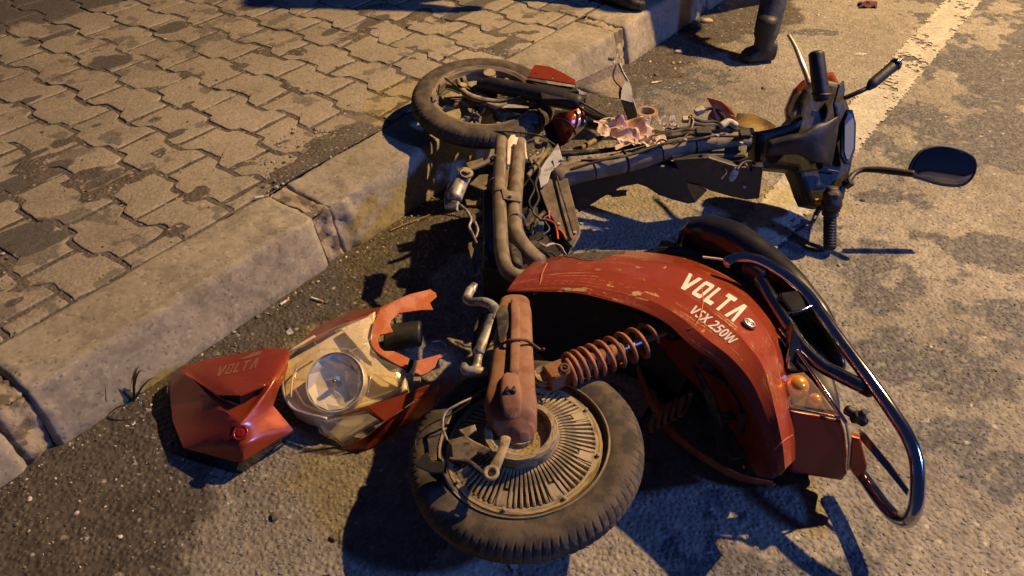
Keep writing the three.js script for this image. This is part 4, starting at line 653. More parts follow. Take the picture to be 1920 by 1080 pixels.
// the same panel on the far side, on the ground, and the dark space between them
B('far_tail_panel', shell(loftFn([PP([[1180, 640, .10], [1250, 790, .07], [1320, 850, .06], [1390, 888, .055], [1450, 902, .06]]), PP([[1180, 660, .05], [1245, 802, .035], [1318, 862, .03], [1386, 898, .03], [1450, 908, .04]]), PP([[1200, 680, .02], [1270, 810, .015], [1340, 862, .012], [1400, 897, .015], [1455, 906, .03]])]), 40, 12, .004), M.redIn);
B('inner_skirt', shell(loftFn([tailRails[5].slice(5), PP([[1232, 640, .2], [1272, 690, .18], [1316, 735, .16], [1352, 775, .14], [1378, 815, .12], [1396, 850, .1], [1404, 872, .09], [1420, 892, .08]]).slice(0, tailRails[5].length - 5)]), 30, 10, .003), M.red);
B('inner_mudguard', [shell(loftFn([PP([[985, 560, .22], [1080, 556, .22], [1180, 580, .23], [1260, 622, .23], [1310, 670, .23]]), PP([[990, 600, .16], [1090, 600, .16], [1180, 622, .16], [1250, 660, .16], [1290, 700, .16]]), PP([[1000, 650, .10], [1100, 650, .10], [1180, 668, .10], [1240, 700, .10], [1276, 735, .10]]), PP([[1040, 690, .04], [1110, 690, .04], [1180, 705, .04], [1230, 735, .04], [1262, 770, .04]])]), 36, 20, .004)], M.black);
B('seat_body', solid([{ c: P(1250, 500, .13), a: V(.03, 0, .03), b: V(0, .09, 0), p: .6 }, { c: P(1340, 530, .14), a: V(.05, 0, .04), b: V(0, .11, 0), p: .6 }, { c: P(1430, 600, .14), a: V(.05, 0, .03), b: V(0, .11, 0), p: .6 }, { c: P(1500, 690, .13), a: V(.045, 0, .02), b: V(0, .1, 0), p: .6 }, { c: P(1530, 760, .13), a: V(.04, 0, .02), b: V(0, .08, 0), p: .6 }, { c: P(1540, 820, .11), a: V(.035, 0, .02), b: V(0, .06, 0), p: .6 }], { seg: 24 }), M.black);
B('seat_base', [plate(PP([[1000, 540, .20], [1080, 500, .18], [1250, 500, .16], [1390, 580, .16], [1452, 690, .15], [1470, 800, .13], [1440, 850, .11], [1380, 760, .13], [1290, 660, .15], [1200, 600, .17]]), .03)], M.black);
B('tail_bracket', [plate(PP([[1296, 684, .26], [1310, 690, .26], [1340, 745, .22], [1352, 790, .19], [1362, 850, .12], [1352, 862, .11], [1346, 840, .12], [1336, 790, .18], [1318, 740, .22]]), .006), plate(PP([[1300, 668, .28], [1330, 676, .28], [1368, 704, .27], [1396, 745, .25], [1402, 775, .235], [1398, 815, .2], [1384, 812, .2], [1388, 780, .225], [1380, 750, .24], [1350, 712, .26], [1318, 692, .27]]), .004), plate(PP([[1350, 772, .19], [1382, 768, .19], [1384, 786, .18], [1352, 792, .18]]), .008), plate(PP([[1362, 848, .11], [1400, 840, .11], [1402, 856, .10], [1366, 864, .10]]), .01)], M.blackDusty);
B('far_shock', (() => { const a = P(1225, 790, .08), b = P(1290, 755, .10), d = b.clone().sub(a), pts = []; for (let i = 0; i <= 140; i++) { const t = i / 140, w = t * 5 * Math.PI * 2; pts.push(a.clone().addScaledVector(d, t).add(V(-Math.sin(w) * .014, Math.cos(w) * .03, Math.sin(w) * .024))); } return tube(pts, .005, { n: 140, seg: 8 }); })(), M.rust);
// seat
{
  const up = V(0, 1, 0), s = (x, y, h, w, d, ang) => ({ c: P(x, y, h), a: V(Math.cos(ang), 0, Math.sin(ang)).multiplyScalar(w), b: V(0, d, 0), p: .7 });
  B('seat', solid([s(1272, 448, .24, .008, 0.030, -1.2), s(1292, 444, .245, .030, 0.060, -1.1), s(1330, 452, .25, .045, 0.080, -.9), s(1375, 474, .25, .048, 0.090, -.7), s(1420, 506, .24, .046, 0.090, -.6), s(1470, 552, .23, .042, 0.090, -.5), s(1520, 610, .215, .036, 0.085, -.45), s(1560, 668, .2, .026, 0.070, -.4), s(1578, 700, .19, .008, 0.030, -.4)], { seg: 32, n: 60 }), M.blackGloss);
  B('seat_skirt', plate(PP([[1175, 469, .22], [1238, 461, .225], [1290, 466, .23], [1345, 492, .235], [1400, 528, .24], [1446, 572, .235], [1440, 585, .22], [1370, 530, .22], [1290, 484, .22], [1220, 470, .21]]), .03, { bevel: .006 }), M.black);
  B('seat_piping', tube(PP([[1318, 482, .30], [1350, 486, .305], [1368, 490, .308]]), .003), M.letter);
}
// tail lamp cluster
{
  const t = new THREE.Group(); t.name = 'tail_light'; bike.add(t);
  B('lamp_body', plate(PP([[1460, 612, .275], [1472, 640, .275], [1500, 670, .27], [1535, 715, .255], [1570, 762, .235], [1588, 790, .22], [1592, 830, .17], [1590, 888, .10], [1575, 900, .08], [1484, 886, .11], [1478, 820, .19], [1474, 740, .26]]), .07, { bevel: .008 }), M.blackGloss, t);
  lab(B('tail_lens', [plate(PP([[1481, 769, .262], [1525, 777, .257], [1580, 790, .248], [1586, 810, .22], [1589, 850, .165], [1587, 890, .112], [1574, 901, .10], [1520, 895, .11], [1484, 885, .12], [1481, 830, .19]]), .03, { bevel: .008, bs: 4 })], M.redLens, t), 'dark red tail lens');
  
  lab(B('turn_lens', plate(PP([[1471, 706, .295], [1484, 699, .30], [1507, 697, .30], [1524, 712, .297], [1546, 740, .288], [1568, 772, .275], [1530, 770, .272], [1484, 761, .272], [1475, 735, .283]]), .022, { bevel: .007, bs: 4 }), M.amber, t), 'amber turn signal lens');
  B('turn_bulb', [new THREE.SphereGeometry(.026, 24, 16).applyMatrix4(frameAt(P(1495, 724, .275), V(0, 1, .5))), new THREE.SphereGeometry(.016, 16, 12).applyMatrix4(frameAt(P(1528, 750, .265), V(0, 1, .5)))], PHY([.9, .42, .06], { roughness: .2, metalness: .5 }), t);
  B('lamp_trim', [tube(PP([[1463, 616, .295], [1490, 652, .298], [1530, 708, .292], [1562, 756, .278], [1586, 792, .258]]), .0045), tube(PP([[1479, 766, .268], [1520, 772, .265], [1574, 784, .258]]), .004), tube(PP([[1460, 628, .292], [1476, 655, .29], [1480, 690, .288]]), .003), tube(PP([[1586, 792, .258], [1592, 830, .20], [1590, 880, .12]]), .003)], M.chrome, t);
  B('lamp_gap', plate(PP([[1463, 622, .285], [1484, 655, .285], [1515, 695, .282], [1484, 694, .28], [1474, 690, .28]]), .01), M.blackGloss, t);
}
B('number_plate_bracket', [plate(PP([[1597, 820, .20], [1612, 826, .20], [1626, 870, .13], [1622, 890, .11], [1600, 894, .10], [1592, 870, .12]]), .02, { bevel: .004 })], M.red);
B('rail_bolt', [tube(PP([[1588, 768, .27], [1608, 780, .262], [1620, 792, .25]]), .012), box(.026, .03, .022, .006).applyMatrix4(frameAt(P(1608, 782, .262), V(.2, 1, .2))), new THREE.CylinderGeometry(.009, .009, .02, 6).applyMatrix4(frameAt(P(1616, 776, .275), V(.5, 1, .2)))], M.black);
// chrome grab rail
{
  const g = new THREE.Group(); g.name = 'grab_rail'; bike.add(g);
  B('outer_tube', tube(PP([[1362, 492, .325], [1382, 484, .335], [1412, 486, .34], [1452, 504, .34], [1507, 546, .335], [1540, 590, .33], [1580, 645, .32], [1630, 712, .305], [1675, 775, .285], [1703, 820, .265], [1718, 860, .24], [1721, 910, .205], [1717, 950, .17], [1704, 975, .135], [1686, 974, .11], [1660, 950, .095], [1630, 910, .085], [1600, 870, .08]]), .0158, { seg: 20, n: 150 }), M.chrome, g);
  B('inner_tube', tube(PP([[1425, 522, .31], [1448, 562, .305], [1475, 605, .30], [1502, 648, .295], [1540, 685, .29], [1580, 706, .29], [1612, 722, .29], [1632, 730, .287]]), .0165, { seg: 18 }), M.darkChrome, g);
  B('rail_stay', [plate(PP([[1462, 548, .335], [1500, 543, .34], [1530, 570, .335], [1528, 578, .33], [1486, 586, .325], [1466, 560, .33]]), .016, { bevel: .004 })], M.blackGloss, g);
  B('stay_edge', tube(PP([[1478, 586, .334], [1500, 582, .338], [1528, 572, .338]]), .0022), M.chrome, g);
  B('flat_brace', plate(PP([[1608, 800, .17], [1622, 812, .17], [1672, 872, .15], [1704, 918, .14], [1700, 930, .13], [1660, 880, .14], [1614, 826, .155]]), .008, { bevel: .002 }), M.darkChrome, g);
  B('tube_sleeve', [tube(PP([[1432, 516, .318], [1418, 506, .32], [1402, 498, .32]]), .021), tube(PP([[1618, 724, .288], [1634, 732, .287]]), .019)], M.black, g);
}

// more cables, ties and screws
{
  const cab = (l, r, m = M.black) => B('cable', tube(PP(l), r), m);
  cab([[1070, 318, .30], [1130, 300, .318], [1190, 288, .322], [1250, 268, .335], [1320, 256, .34], [1410, 256, .335]], .0045);
  cab([[1090, 300, .305], [1160, 296, .318], [1225, 274, .332], [1300, 262, .342], [1360, 250, .345]], .0035, M.blackDusty);
  cab([[1180, 282, .318], [1215, 285, .316], [1240, 262, .338], [1262, 270, .335], [1290, 252, .345]], .003);
  cab([[1330, 300, .28], [1350, 310, .262], [1362, 322, .25], [1352, 336, .24]], .003, M.blackDusty);
  cab([[1000, 300, .29], [1012, 318, .29], [1004, 345, .285], [1010, 372, .28], [1000, 398, .275], [1014, 412, .272]], .0038, M.blackDusty);
  cab([[990, 330, .285], [1002, 352, .282], [992, 380, .278], [1004, 405, .272], [998, 440, .265]], .003);
  cab([[1018, 440, .262], [1030, 430, .265], [1020, 410, .272], [1032, 402, .27]], .0026, MAT([.05, .09, .16]));
  cab([[1002, 462, .262], [1020, 470, .262], [1034, 474, .258], [1046, 484, .25], [1060, 482, .24]], .0032, M.blackDusty);
  cab([[905, 250, .27], [940, 246, .28], [985, 250, .28], [1015, 256, .285], [1040, 272, .285]], .0035, M.blackDusty);
  cab([[1085, 200, .36], [1108, 214, .35], [1135, 222, .345], [1160, 238, .335], [1185, 262, .325]], .0045);
  for (const [x, y, h, x2, y2, h2, r] of [[1110, 316, .272, 1130, 311, .275, .0362], [1235, 287, .286, 1255, 281, .289, .0352], [1300, 273, .295, 1320, 269, .298, .035]]) B('cable_tie', new THREE.TorusGeometry(r, .0022, 6, 28).rotateX(Math.PI / 2).applyMatrix4(frameAt(P(x, y, h), P(x2, y2, h2).sub(P(x, y, h)))), M.black);
  const scr = boxUV(new THREE.CylinderGeometry(.006, .0065, .005, 6));
  for (const [x, y, h] of [[958, 366, .325], [1054, 300, .3], [1078, 436, .246], [1048, 420, .245], [1285, 262, .352], [1345, 254, .358], [1390, 268, .35], [1230, 340, .2], [1395, 350, .19]]) { const s = mesh('screw', scr, M.grey, bike); s.position.copy(P(x, y, h).sub(bike.position)); }
  // dry weld beads where the struts meet the tubes
  for (const [x, y, h] of [[928, 296, .305], [927, 338, .3], [988, 462, .27]]) { const s = B('weld_bead', new THREE.TorusGeometry(.0115, .0032, 6, 18).rotateY(.4).applyMatrix4(frameAt(P(x, y, h), V(-.8, .3, .3))), M.frame); }
}
// ---------- the headlight fairing torn off the motorcycle ----------
{
  const f = thing('headlight_fairing', 'torn-off red nose fairing with broken clear headlight lying by the kerb', 'fairing', P(600, 760, 0));
  const F = (name, geo, mat, l) => { const g = Array.isArray(geo) ? merge(geo) : (geo.attributes.uv && !geo.index ? geo : boxUV(geo)); g.translate(-f.position.x, -f.position.y, -f.position.z); const m = mesh(name, g, mat, f); if (l) m.userData.label = l; return m; };
  // red nose: creased panels falling from a ridge
  const q = PP([
    [323, 700, .060], [340, 688, .085], [378, 676, .10], [444, 658, .115], [500, 653, .118], [549, 654, .115],   // 0-5 upper edge
    [347, 701, .10], [398, 748, .115], [450, 796, .125],                                                           // 6-8 left ridge down to the point
    [405, 741, .128], [450, 741, .155], [496, 722, .15], [487, 738, .125], [448, 762, .120],                        // 9-13 air slot: rim above, floor
    [520, 706, .15], [512, 760, .105],                                                                             // 14-15
    [318, 735, .045], [324, 790, .04], [344, 840, .04], [448, 868, .05], [458, 864, .055], [550, 806, .05],         // 16-21 lower edge
    [455, 830, .10], [448, 694, .15]]);                                                                            // 22-23
  F('nose_panel', soft(q, [[1, 2, 10, 9, 6], [2, 4, 14, 11, 10], [4, 5, 14], [0, 16, 6], [0, 6, 1], [6, 9, 13, 8], [8, 13, 12, 14], [12, 11, 14], [5, 15, 14], [16, 17, 7, 6], [17, 18, 8, 7], [18, 19, 22, 8], [19, 20, 22], [20, 21, 22], [8, 22, 21, 15], [8, 15, 14]], .004, 3, 5), M.red, 'glossy red nose panel marked VOLTA');
  F('air_slot', facets(PP([[407, 743, .122], [450, 744, .147], [495, 725, .144], [487, 737, .124], [450, 759, .119]]), [[0, 1, 4], [1, 3, 4], [1, 2, 3]], .006), M.blackGloss);
  F('nose_lower_band', facets(PP([[323, 700, .056], [317, 735, .042], [323, 791, .037], [343, 841, .037], [448, 869, .047], [458, 865, .052], [550, 807, .047], [545, 818, .012], [456, 886, .0], [440, 888, .0], [350, 860, .0], [322, 805, .002], [313, 745, .005], [316, 715, .012]]), [[0, 13, 1], [1, 13, 12], [1, 12, 2], [2, 12, 11], [2, 11, 3], [3, 11, 10], [3, 10, 9, 4], [4, 9, 8, 5], [5, 8, 7, 6]], .004), M.blackGloss);  // black band from the nose edge down to the road
  F('nose_reflector', [new THREE.TorusGeometry(.0165, .0035, 10, 36).rotateX(Math.PI / 2).applyMatrix4(frameAt(P(451, 812, .117), V(-.1, .9, .45))), crease(lathe([[0, .004], [.008, .004], [.0145, .001], [.0145, -.006], [0, -.006]], 30), .4).applyMatrix4(frameAt(P(451, 812, .117), V(-.1, .9, .45)))], M.redLens);
  { // worn emblem and word on the upper face, laid onto the panel
    const np = f.children.find(c => c.name === 'nose_panel'), ray = new THREE.Raycaster(), off = f.position; np.updateMatrixWorld(true);
    const o = P(401, 699, .14), ux = P(481, 686, .14).sub(o), uy = P(408, 675, .14).sub(o), dn = V(0, -1, 0);
    const lay = l => { const sh = new THREE.Shape(l[0].map(p => new THREE.Vector2(...p))); (l[1] || []).forEach(h => sh.holes.push(new THREE.Path(h.map(p => new THREE.Vector2(...p))))); const g = new THREE.ExtrudeGeometry(sh, { depth: .0006, bevelEnabled: false }); g.deleteAttribute('uv'); return g; };
    const down = (g, dx, sx) => { const p = g.attributes.position; for (let i = 0; i < p.count; i++) { const q2 = o.clone().addScaledVector(ux, dx + sx * p.getX(i)).addScaledVector(uy, p.getY(i)); ray.set(V(q2.x - off.x, 1, q2.z - off.z), dn); np.geometry.computeBoundingSphere(); const m2 = new THREE.Mesh(np.geometry, np.material), h = ray.intersectObject(m2)[0]; p.setXYZ(i, q2.x, (h ? h.point.y + off.y : q2.y) + .0007 + p.getZ(i), q2.z); } g.computeVertexNormals(); return g; };
    F('lettering', [...'VOLTA'].map((c, i) => down(lay(GLYPH[c]), i * .2, .185)), M.letterDim);
    F('emblem', [down(lay([sub([[.45, 1.25], [.8, 1.75], [1.0, 1.6], [.92, 1.3], [.7, 1.2]])]), 0, 1)], M.letterDim);
  }
  // lamp: white housing, bowl, clear cover
  const rim = [[533, 672, .10], [552, 655, .12], [590, 632, .135], [630, 612, .14], [672, 597, .14], [706, 587, .13], [704, 614, .13], [694, 645, .13], [712, 672, .13], [758, 694, .12], [762, 722, .105], [724, 738, .10], [689, 750, .095], [645, 762, .085], [612, 786, .07], [570, 776, .065], [548, 766, .065], [532, 738, .075], [529, 704, .09]];
  F('lamp_housing', plate(PP(rim).map(p => p.add(V(0, -.014, 0))), .045, { bevel: .006 }), M.whitePart);
  const bc = P(636, 720, .098), bn = V(-.16, .80, .56).normalize();
  F('lamp_bowl', crease(lathe([[.0, .0], [.026, .001], [.048, .008], [.066, .018], [.075, .033], [.077, .034], [.078, .03], [.076, -.004], [0, -.01]], 48), .5).applyMatrix4(frameAt(bc, bn)), M.reflector);
  { // moulded facets of the reflector
    const R2 = [0, .02, .04, .058, .074], Y2 = [.003, .004, .009, .0165, .033], n = 11, pos = [], pt = (r, a) => { const k = (a % n + n) % n, h = r && r < 4 ? .013 * (vn(r * 3.7 + 5, k * 2.3 + r, 256, 251) - .5) : 0, w = (a + (r % 2) * .5) / n * Math.PI * 2; return V(R2[r] * Math.cos(w), Y2[r] + h, R2[r] * Math.sin(w)); };
    for (let r = 0; r < 4; r++) for (let a = 0; a < n; a++) { const q1 = pt(r, a), q2 = pt(r, a + 1), q3 = pt(r + 1, a), q4 = pt(r + 1, a + 1); for (const tr of [[q1, q2, q3], [q2, q4, q3]]) for (const p of tr) pos.push(p.x, p.y, p.z); }
    const g = new THREE.BufferGeometry(); g.setAttribute('position', new THREE.Float32BufferAttribute(pos, 3)); g.computeVertexNormals(); F('bowl_facets', boxUV(g.applyMatrix4(frameAt(bc, bn))), new THREE.MeshStandardMaterial({ color: lin(.86, .81, .68), metalness: .3, roughness: .25, side: THREE.DoubleSide }));
  }
  F('lamp_bulb', [new THREE.CylinderGeometry(.007, .008, .03, 16).translate(0, .02, 0).applyMatrix4(frameAt(bc, bn)), new THREE.SphereGeometry(.007, 16, 10).translate(0, .036, 0).applyMatrix4(frameAt(bc, bn))], M.darkChrome);
  { // domed clear cover
    const pts = PP(rim), fr = plane(pts), c2 = P(636, 706, .1), rows = [];
    const pos = [], idx = [], n = pts.length * 4, ol = new THREE.CatmullRomCurve3(pts, true, 'catmullrom', .15).getPoints(n).slice(0, n), R = 8;
    for (let r = 0; r <= R; r++) for (const p of ol) { const k = r / R, s = 1 - k, q2 = c2.clone().lerp(p, s).addScaledVector(fr.n, .052 * Math.sqrt(Math.max(0, 1 - s * s * .98)) - .006); pos.push(q2.x, q2.y, q2.z); }
    for (let r = 0; r < R; r++) for (let i = 0; i < n; i++) { const a = r * n + i, b = r * n + (i + 1) % n; idx.push(a, b, a + n, b, b + n, a + n); }
    const g = new THREE.BufferGeometry(); g.setAttribute('position', new THREE.Float32BufferAttribute(pos, 3)); g.setIndex(idx); g.computeVertexNormals(); F('headlight_lens', crease(g, .5), M.clear);
  }
  F('lens_edge', [tube([...PP(rim.slice(14)), P(533, 672, .10), P(552, 655, .12), P(590, 632, .135)].map(p => p.add(V(0, .002, 0))), .0042, { n: 80 }), tube(PP([[545, 745, .085], [552, 700, .105], [580, 668, .125], [610, 648, .135]]), .0025), tube(PP([[700, 672, .13], [730, 700, .12], [752, 722, .108]]), .003)], M.whitePart);
  F('lens_facet', [tube(PP([[556, 702, .118], [553, 733, .102], [572, 765, .09], [608, 780, .088], [652, 766, .1], [690, 748, .112], [698, 704, .132], [655, 660, .146], [600, 662, .142], [570, 680, .13], [556, 702, .118]]).map(p => p.add(V(0, .012, 0))), .0022, { straight: true }), tube(PP([[655, 660, .158], [690, 640, .152], [702, 600, .146]]), .002), tube(PP([[698, 704, .144], [730, 706, .134], [757, 716, .122]]), .0022), tube(PP([[600, 662, .154], [590, 640, .146]]), .002), tube(PP([[690, 748, .124], [735, 733, .115]]), .002)], M.clear);
  F('lamp_collar', [shell(loftFn([PP([[640, 616, .142], [676, 600, .143], [705, 588, .135]]), PP([[662, 640, .138], [684, 632, .14], [700, 620, .132]]), PP([[690, 672, .134], [694, 655, .135], [695, 644, .13]])]), 12, 12, .003), shell(loftFn([PP([[694, 668, .134], [720, 690, .128], [757, 712, .112]]), PP([[700, 700, .125], [725, 716, .12], [745, 726, .108]])]), 10, 6, .003)], M.whitePart);
  F('turn_lens', [facets(PP([[588, 786, .07], [612, 788, .072], [690, 770, .085], [720, 790, .06], [690, 815, .035], [642, 838, .02], [634, 830, .022], [600, 812, .04], [650, 800, .07]]), [[0, 1, 8], [1, 2, 8], [2, 3, 8], [3, 4, 8], [4, 5, 8], [5, 6, 8], [6, 7, 8], [7, 0, 8]], .004)], M.clear);
  F('turn_reflector', [facets(PP([[596, 790, .05], [690, 776, .06], [712, 790, .045], [642, 830, .01], [606, 810, .025]]), [[0, 1, 2, 3, 4]], .004)], M.reflector);
  // red cheeks
  F('cheek_panel', [facets(PP([[612, 786, .082], [690, 762, .10], [762, 738, .108], [806, 722, .10], [800, 735, .085], [722, 790, .08], [690, 768, .095]]), [[0, 1, 6], [1, 5, 6], [1, 2, 5], [2, 3, 4, 5]], .004), facets(PP([[642, 840, .02], [690, 818, .04], [722, 792, .065], [800, 740, .08], [850, 712, .085], [846, 738, .05], [790, 780, .03], [720, 826, .012], [688, 842, .006], [660, 842, .006]]), [[0, 1, 8, 9], [1, 2, 7, 8], [2, 3, 6, 7], [3, 4, 5, 6]], .004)], M.red);
  F('cheek_rib', [tube(PP([[768, 737, .10], [762, 750, .09], [756, 766, .08]]), .003), tube(PP([[826, 722, .09], [820, 742, .08], [812, 764, .065]]), .004)], M.redIn);
  F('upper_cheek', facets(PP([[549, 654, .115], [594, 637, .128], [650, 600, .14], [712, 577, .135], [707, 588, .138], [660, 601, .145], [594, 632, .137], [552, 656, .122], [590, 616, .06], [660, 582, .06]]), [[0, 1, 6, 7], [1, 2, 5, 6], [2, 3, 4, 5], [0, 8, 1], [1, 8, 9, 2], [2, 9, 3]], .003), M.red);
  const ring = [[712, 587, .135], [738, 570, .14], [767, 556, .14], [790, 549, .14], [808, 545, .138], [817, 550, .135], [819, 558, .13], [806, 569, .128], [812, 583, .122], [790, 584, .124], [747, 591, .128], [733, 604, .128], [731, 612, .125], [737, 624, .122], [712, 631, .122], [707, 640, .12], [712, 652, .118], [720, 658, .117], [738, 658, .114], [756, 664, .112], [778, 673, .11], [806, 664, .11], [841, 654, .108], [836, 660, .108], [822, 668, .106], [816, 684, .10], [800, 697, .095], [787, 702, .095], [772, 694, .10], [740, 680, .11], [705, 662, .122], [696, 648, .128], [694, 634, .131], [699, 610, .134]];
  F('inner_cowl', plate(PP(ring), .006, { bevel: .0015 }), M.redIn, 'broken orange inner cowl with jagged rim');
  F('cowl_lip', tube(PP([[699, 608, .14], [693, 636, .137], [700, 656, .13], [730, 678, .118], [772, 698, .104], [787, 704, .099]]), .0035), M.black);
  F('cowl_rim', facets(PP([[712, 577, .135], [767, 552, .145], [808, 542, .142], [808, 547, .138], [767, 558, .142], [712, 588, .137]]), [[0, 1, 4, 5], [1, 2, 3, 4]], .004), M.redIn);
  F('cowl_stay', plate(PP([[768, 672, .118], [783, 677, .116], [776, 704, .105], [760, 697, .108]]), .006), M.black);
  F('lamp_can', [solid([{ c: P(722, 640, .07), a: V(0, 0, .03), b: V(0, .03, 0), p: 1 }, { c: P(740, 632, .07), a: V(0, 0, .038), b: V(0, .038, 0), p: 1 }, { c: P(786, 626, .07), a: V(0, 0, .038), b: V(0, .038, 0), p: 1 }, { c: P(790, 626, .07), a: V(0, 0, .034), b: V(0, .034, 0), p: 1 }], { smooth: false })], M.black);
  F('cowl_clip', [box(.02, .01, .014, .002).applyMatrix4(frameAt(P(782, 712, .10), V(0, 1, .2))), tube(PP([[810, 640, .09], [828, 640, .085], [836, 648, .08]]), .003), tube(PP([[808, 654, .085], [826, 657, .085]]), .003)], M.grey);
}

// ---------- small things on the ground ----------
const one = (name, label, cat, geo, mat, group) => { const l = Array.isArray(geo) ? geo : [geo]; let g = merge(l.map(q => q)); g.computeBoundingBox(); const c = V(); g.boundingBox.getCenter(c); c.y = g.boundingBox.min.y; g.translate(-c.x, -c.y, -c.z); const m = mesh(name, g, mat); m.position.copy(c); return tag(m, label, cat, group); };
{ // broken leg shield half against the kerb
  const t = thing('broken_panel', 'broken dusty plastic panel with pale rim propped beside the front wheel', 'panel', P(1150, 200, 0));
  const T = (n, g, m) => { g = Array.isArray(g) ? merge(g) : boxUV(g); g.translate(-t.position.x, -t.position.y, -t.position.z); return mesh(n, g, m, t); };
  T('panel_face', [shell(loftFn([PP([[1078, 154, .24], [1110, 140, .25], [1142, 124, .255], [1160, 117, .255]]), PP([[1080, 164, .22], [1118, 156, .215], [1152, 142, .215], [1172, 138, .215]]), PP([[1086, 168, .205], [1124, 172, .19], [1160, 166, .185], [1182, 166, .18]]), PP([[1094, 172, .195], [1128, 180, .175], [1160, 184, .165], [1184, 182, .16]])]), 24, 20, .004)], M.frame);
  T('panel_rim', [shell(loftFn([PP([[1157, 117, .26], [1165, 136, .235], [1172, 150, .215], [1166, 168, .19], [1164, 186, .165]]), PP([[1162, 119, .262], [1170, 138, .235], [1182, 158, .205], [1186, 180, .175], [1186, 192, .155]])]), 24, 5, .004)], MAT([.52, .52, .52], { bumpScale: .0003 }));
  T('panel_lower', [facets(PP([[1164, 186, .165], [1186, 186, .158], [1193, 205, .12], [1198, 232, .05], [1196, 236, .04], [1180, 234, .04], [1170, 206, .11]]), [[0, 1, 2, 6], [6, 2, 3, 5], [3, 4, 5]], .004)], M.blackGloss);
  T('panel_edge', [tube(PP([[1186, 186, .16], [1193, 205, .123], [1198, 232, .053]]), .0025)], MAT([.6, .6, .6]));
  T('panel_clip', [box(.018, .022, .012, .002).applyMatrix4(frameAt(P(1146, 110, .24), KN)), tube(PP([[1150, 118, .25], [1156, 108, .26], [1158, 100, .262]]), .003)], M.grey);
}
{ // roll of tape
  const c = P(1211, 224, 0), t = thing('tape_roll', 'roll of brown packing tape lying flat behind the main beam', 'tape roll', c);
  const n = crease(lathe([[.033, 0], [.047, 0], [.0475, .002], [.0475, .037], [.047, .039], [.036, .039], [.036, .002]], 48), .4); mesh('tape_winding', boxUV(n), PHY([.40, .24, .11], { roughness: .35, map: G4 }), t);
  mesh('cardboard_core', boxUV(crease(lathe([[.0355, .001], [.036, .0395], [.0335, .0395], [.033, .001], [.0355, .001]], 48), .4)), MAT([.42, .33, .22]), t);
}
function crumple(o, hw, hh, nx, H, sd) { // a crushed sheet: o centre, hw hh half sizes as vectors
  const pos = [], idx = [], n = nx; for (let j = 0; j <= n; j++) for (let i = 0; i <= n; i++) { const a = i / n * 2 - 1, b = j / n * 2 - 1, e = 1 + .25 * (fbm(i / n * 8 + sd, j / n * 8, 3, 221) - .5); const w = fbm(i / n * 5.5 + sd, j / n * 5.5 + sd, 2, 223), r = Math.abs(fbm(i / n * 3.6 + sd * 2, j / n * 3.6, 3, 227) - .5); const p = o.clone().addScaledVector(hw, a * e).addScaledVector(hh, b * e); p.y += H * (w * 1.1 + r * 1.6 - .45) * (1.2 - .5 * (a * a + b * b)); p.y = Math.max(.004, p.y); p.x += (w - .5) * H * .6; p.z += (r - .2) * H * .6; pos.push(p.x, p.y, p.z); }
  for (let j = 0; j < n; j++) for (let i = 0; i < n; i++) { const a = j * (n + 1) + i; idx.push(a, a + n + 1, a + 1, a + 1, a + n + 1, a + n + 2); }
  const g = new THREE.BufferGeometry(); g.setAttribute('position', new THREE.Float32BufferAttribute(pos, 3)); g.setIndex(idx); g.computeVertexNormals(); return crease(g, .35);
}
one('crumpled_paper', 'crumpled pink and cream paper caught on the main beam', 'paper', crumple(P(1180, 252, .335), V(.085, .0, -.012), V(-.035, .012, -.07), 30, .05, 3), dusty([.55, .36, .25], [.66, .55, .38], .4, .6, 6, 229, 5, { side: THREE.DoubleSide }));
one('clear_wrapper', 'crumpled clear plastic wrapper beside the tape roll', 'wrapper', crumple(P(1243, 232, .05), V(.045, 0, -.01), V(0, 0, -.035), 12, .06, 8), PHY([.9, .88, .85], { transmission: .7, roughness: .2, side: THREE.DoubleSide }));
one('cream_wrapper', 'small cream plastic scrap between beam and clear wrapper', 'wrapper', crumple(P(1258, 240, .34), V(.028, 0, 0), V(0, 0, -.018), 10, .03, 12), MAT([.6, .5, .33], { side: THREE.DoubleSide }));
one('orange_shard', 'broken orange plastic shard standing beside the wiring', 'plastic shard', [facets(PP([[1324, 182, .42], [1352, 190, .41], [1372, 204, .39], [1380, 218, .37], [1366, 214, .37], [1337, 203, .385]]), [[0, 1, 5], [1, 4, 5], [1, 2, 3, 4]], .004), facets(PP([[1337, 203, .385], [1366, 214, .37], [1380, 220, .365], [1378, 234, .345], [1345, 228, .35], [1326, 226, .35], [1328, 216, .36]]), [[0, 1, 4, 6], [1, 2, 3, 4], [4, 5, 6]], .004)], M.redIn);
one('amber_panel', 'curved tan plastic panel behind the steering head', 'panel', shell(loftFn([PP([[1384, 212, .26], [1412, 214, .25], [1436, 224, .235], [1456, 236, .22]]), PP([[1378, 228, .23], [1408, 230, .225], [1434, 236, .215], [1452, 242, .21]]), PP([[1380, 246, .20], [1408, 248, .20], [1436, 250, .195], [1452, 250, .195]])]), 16, 10, .004), MAT([.5, .36, .17]));
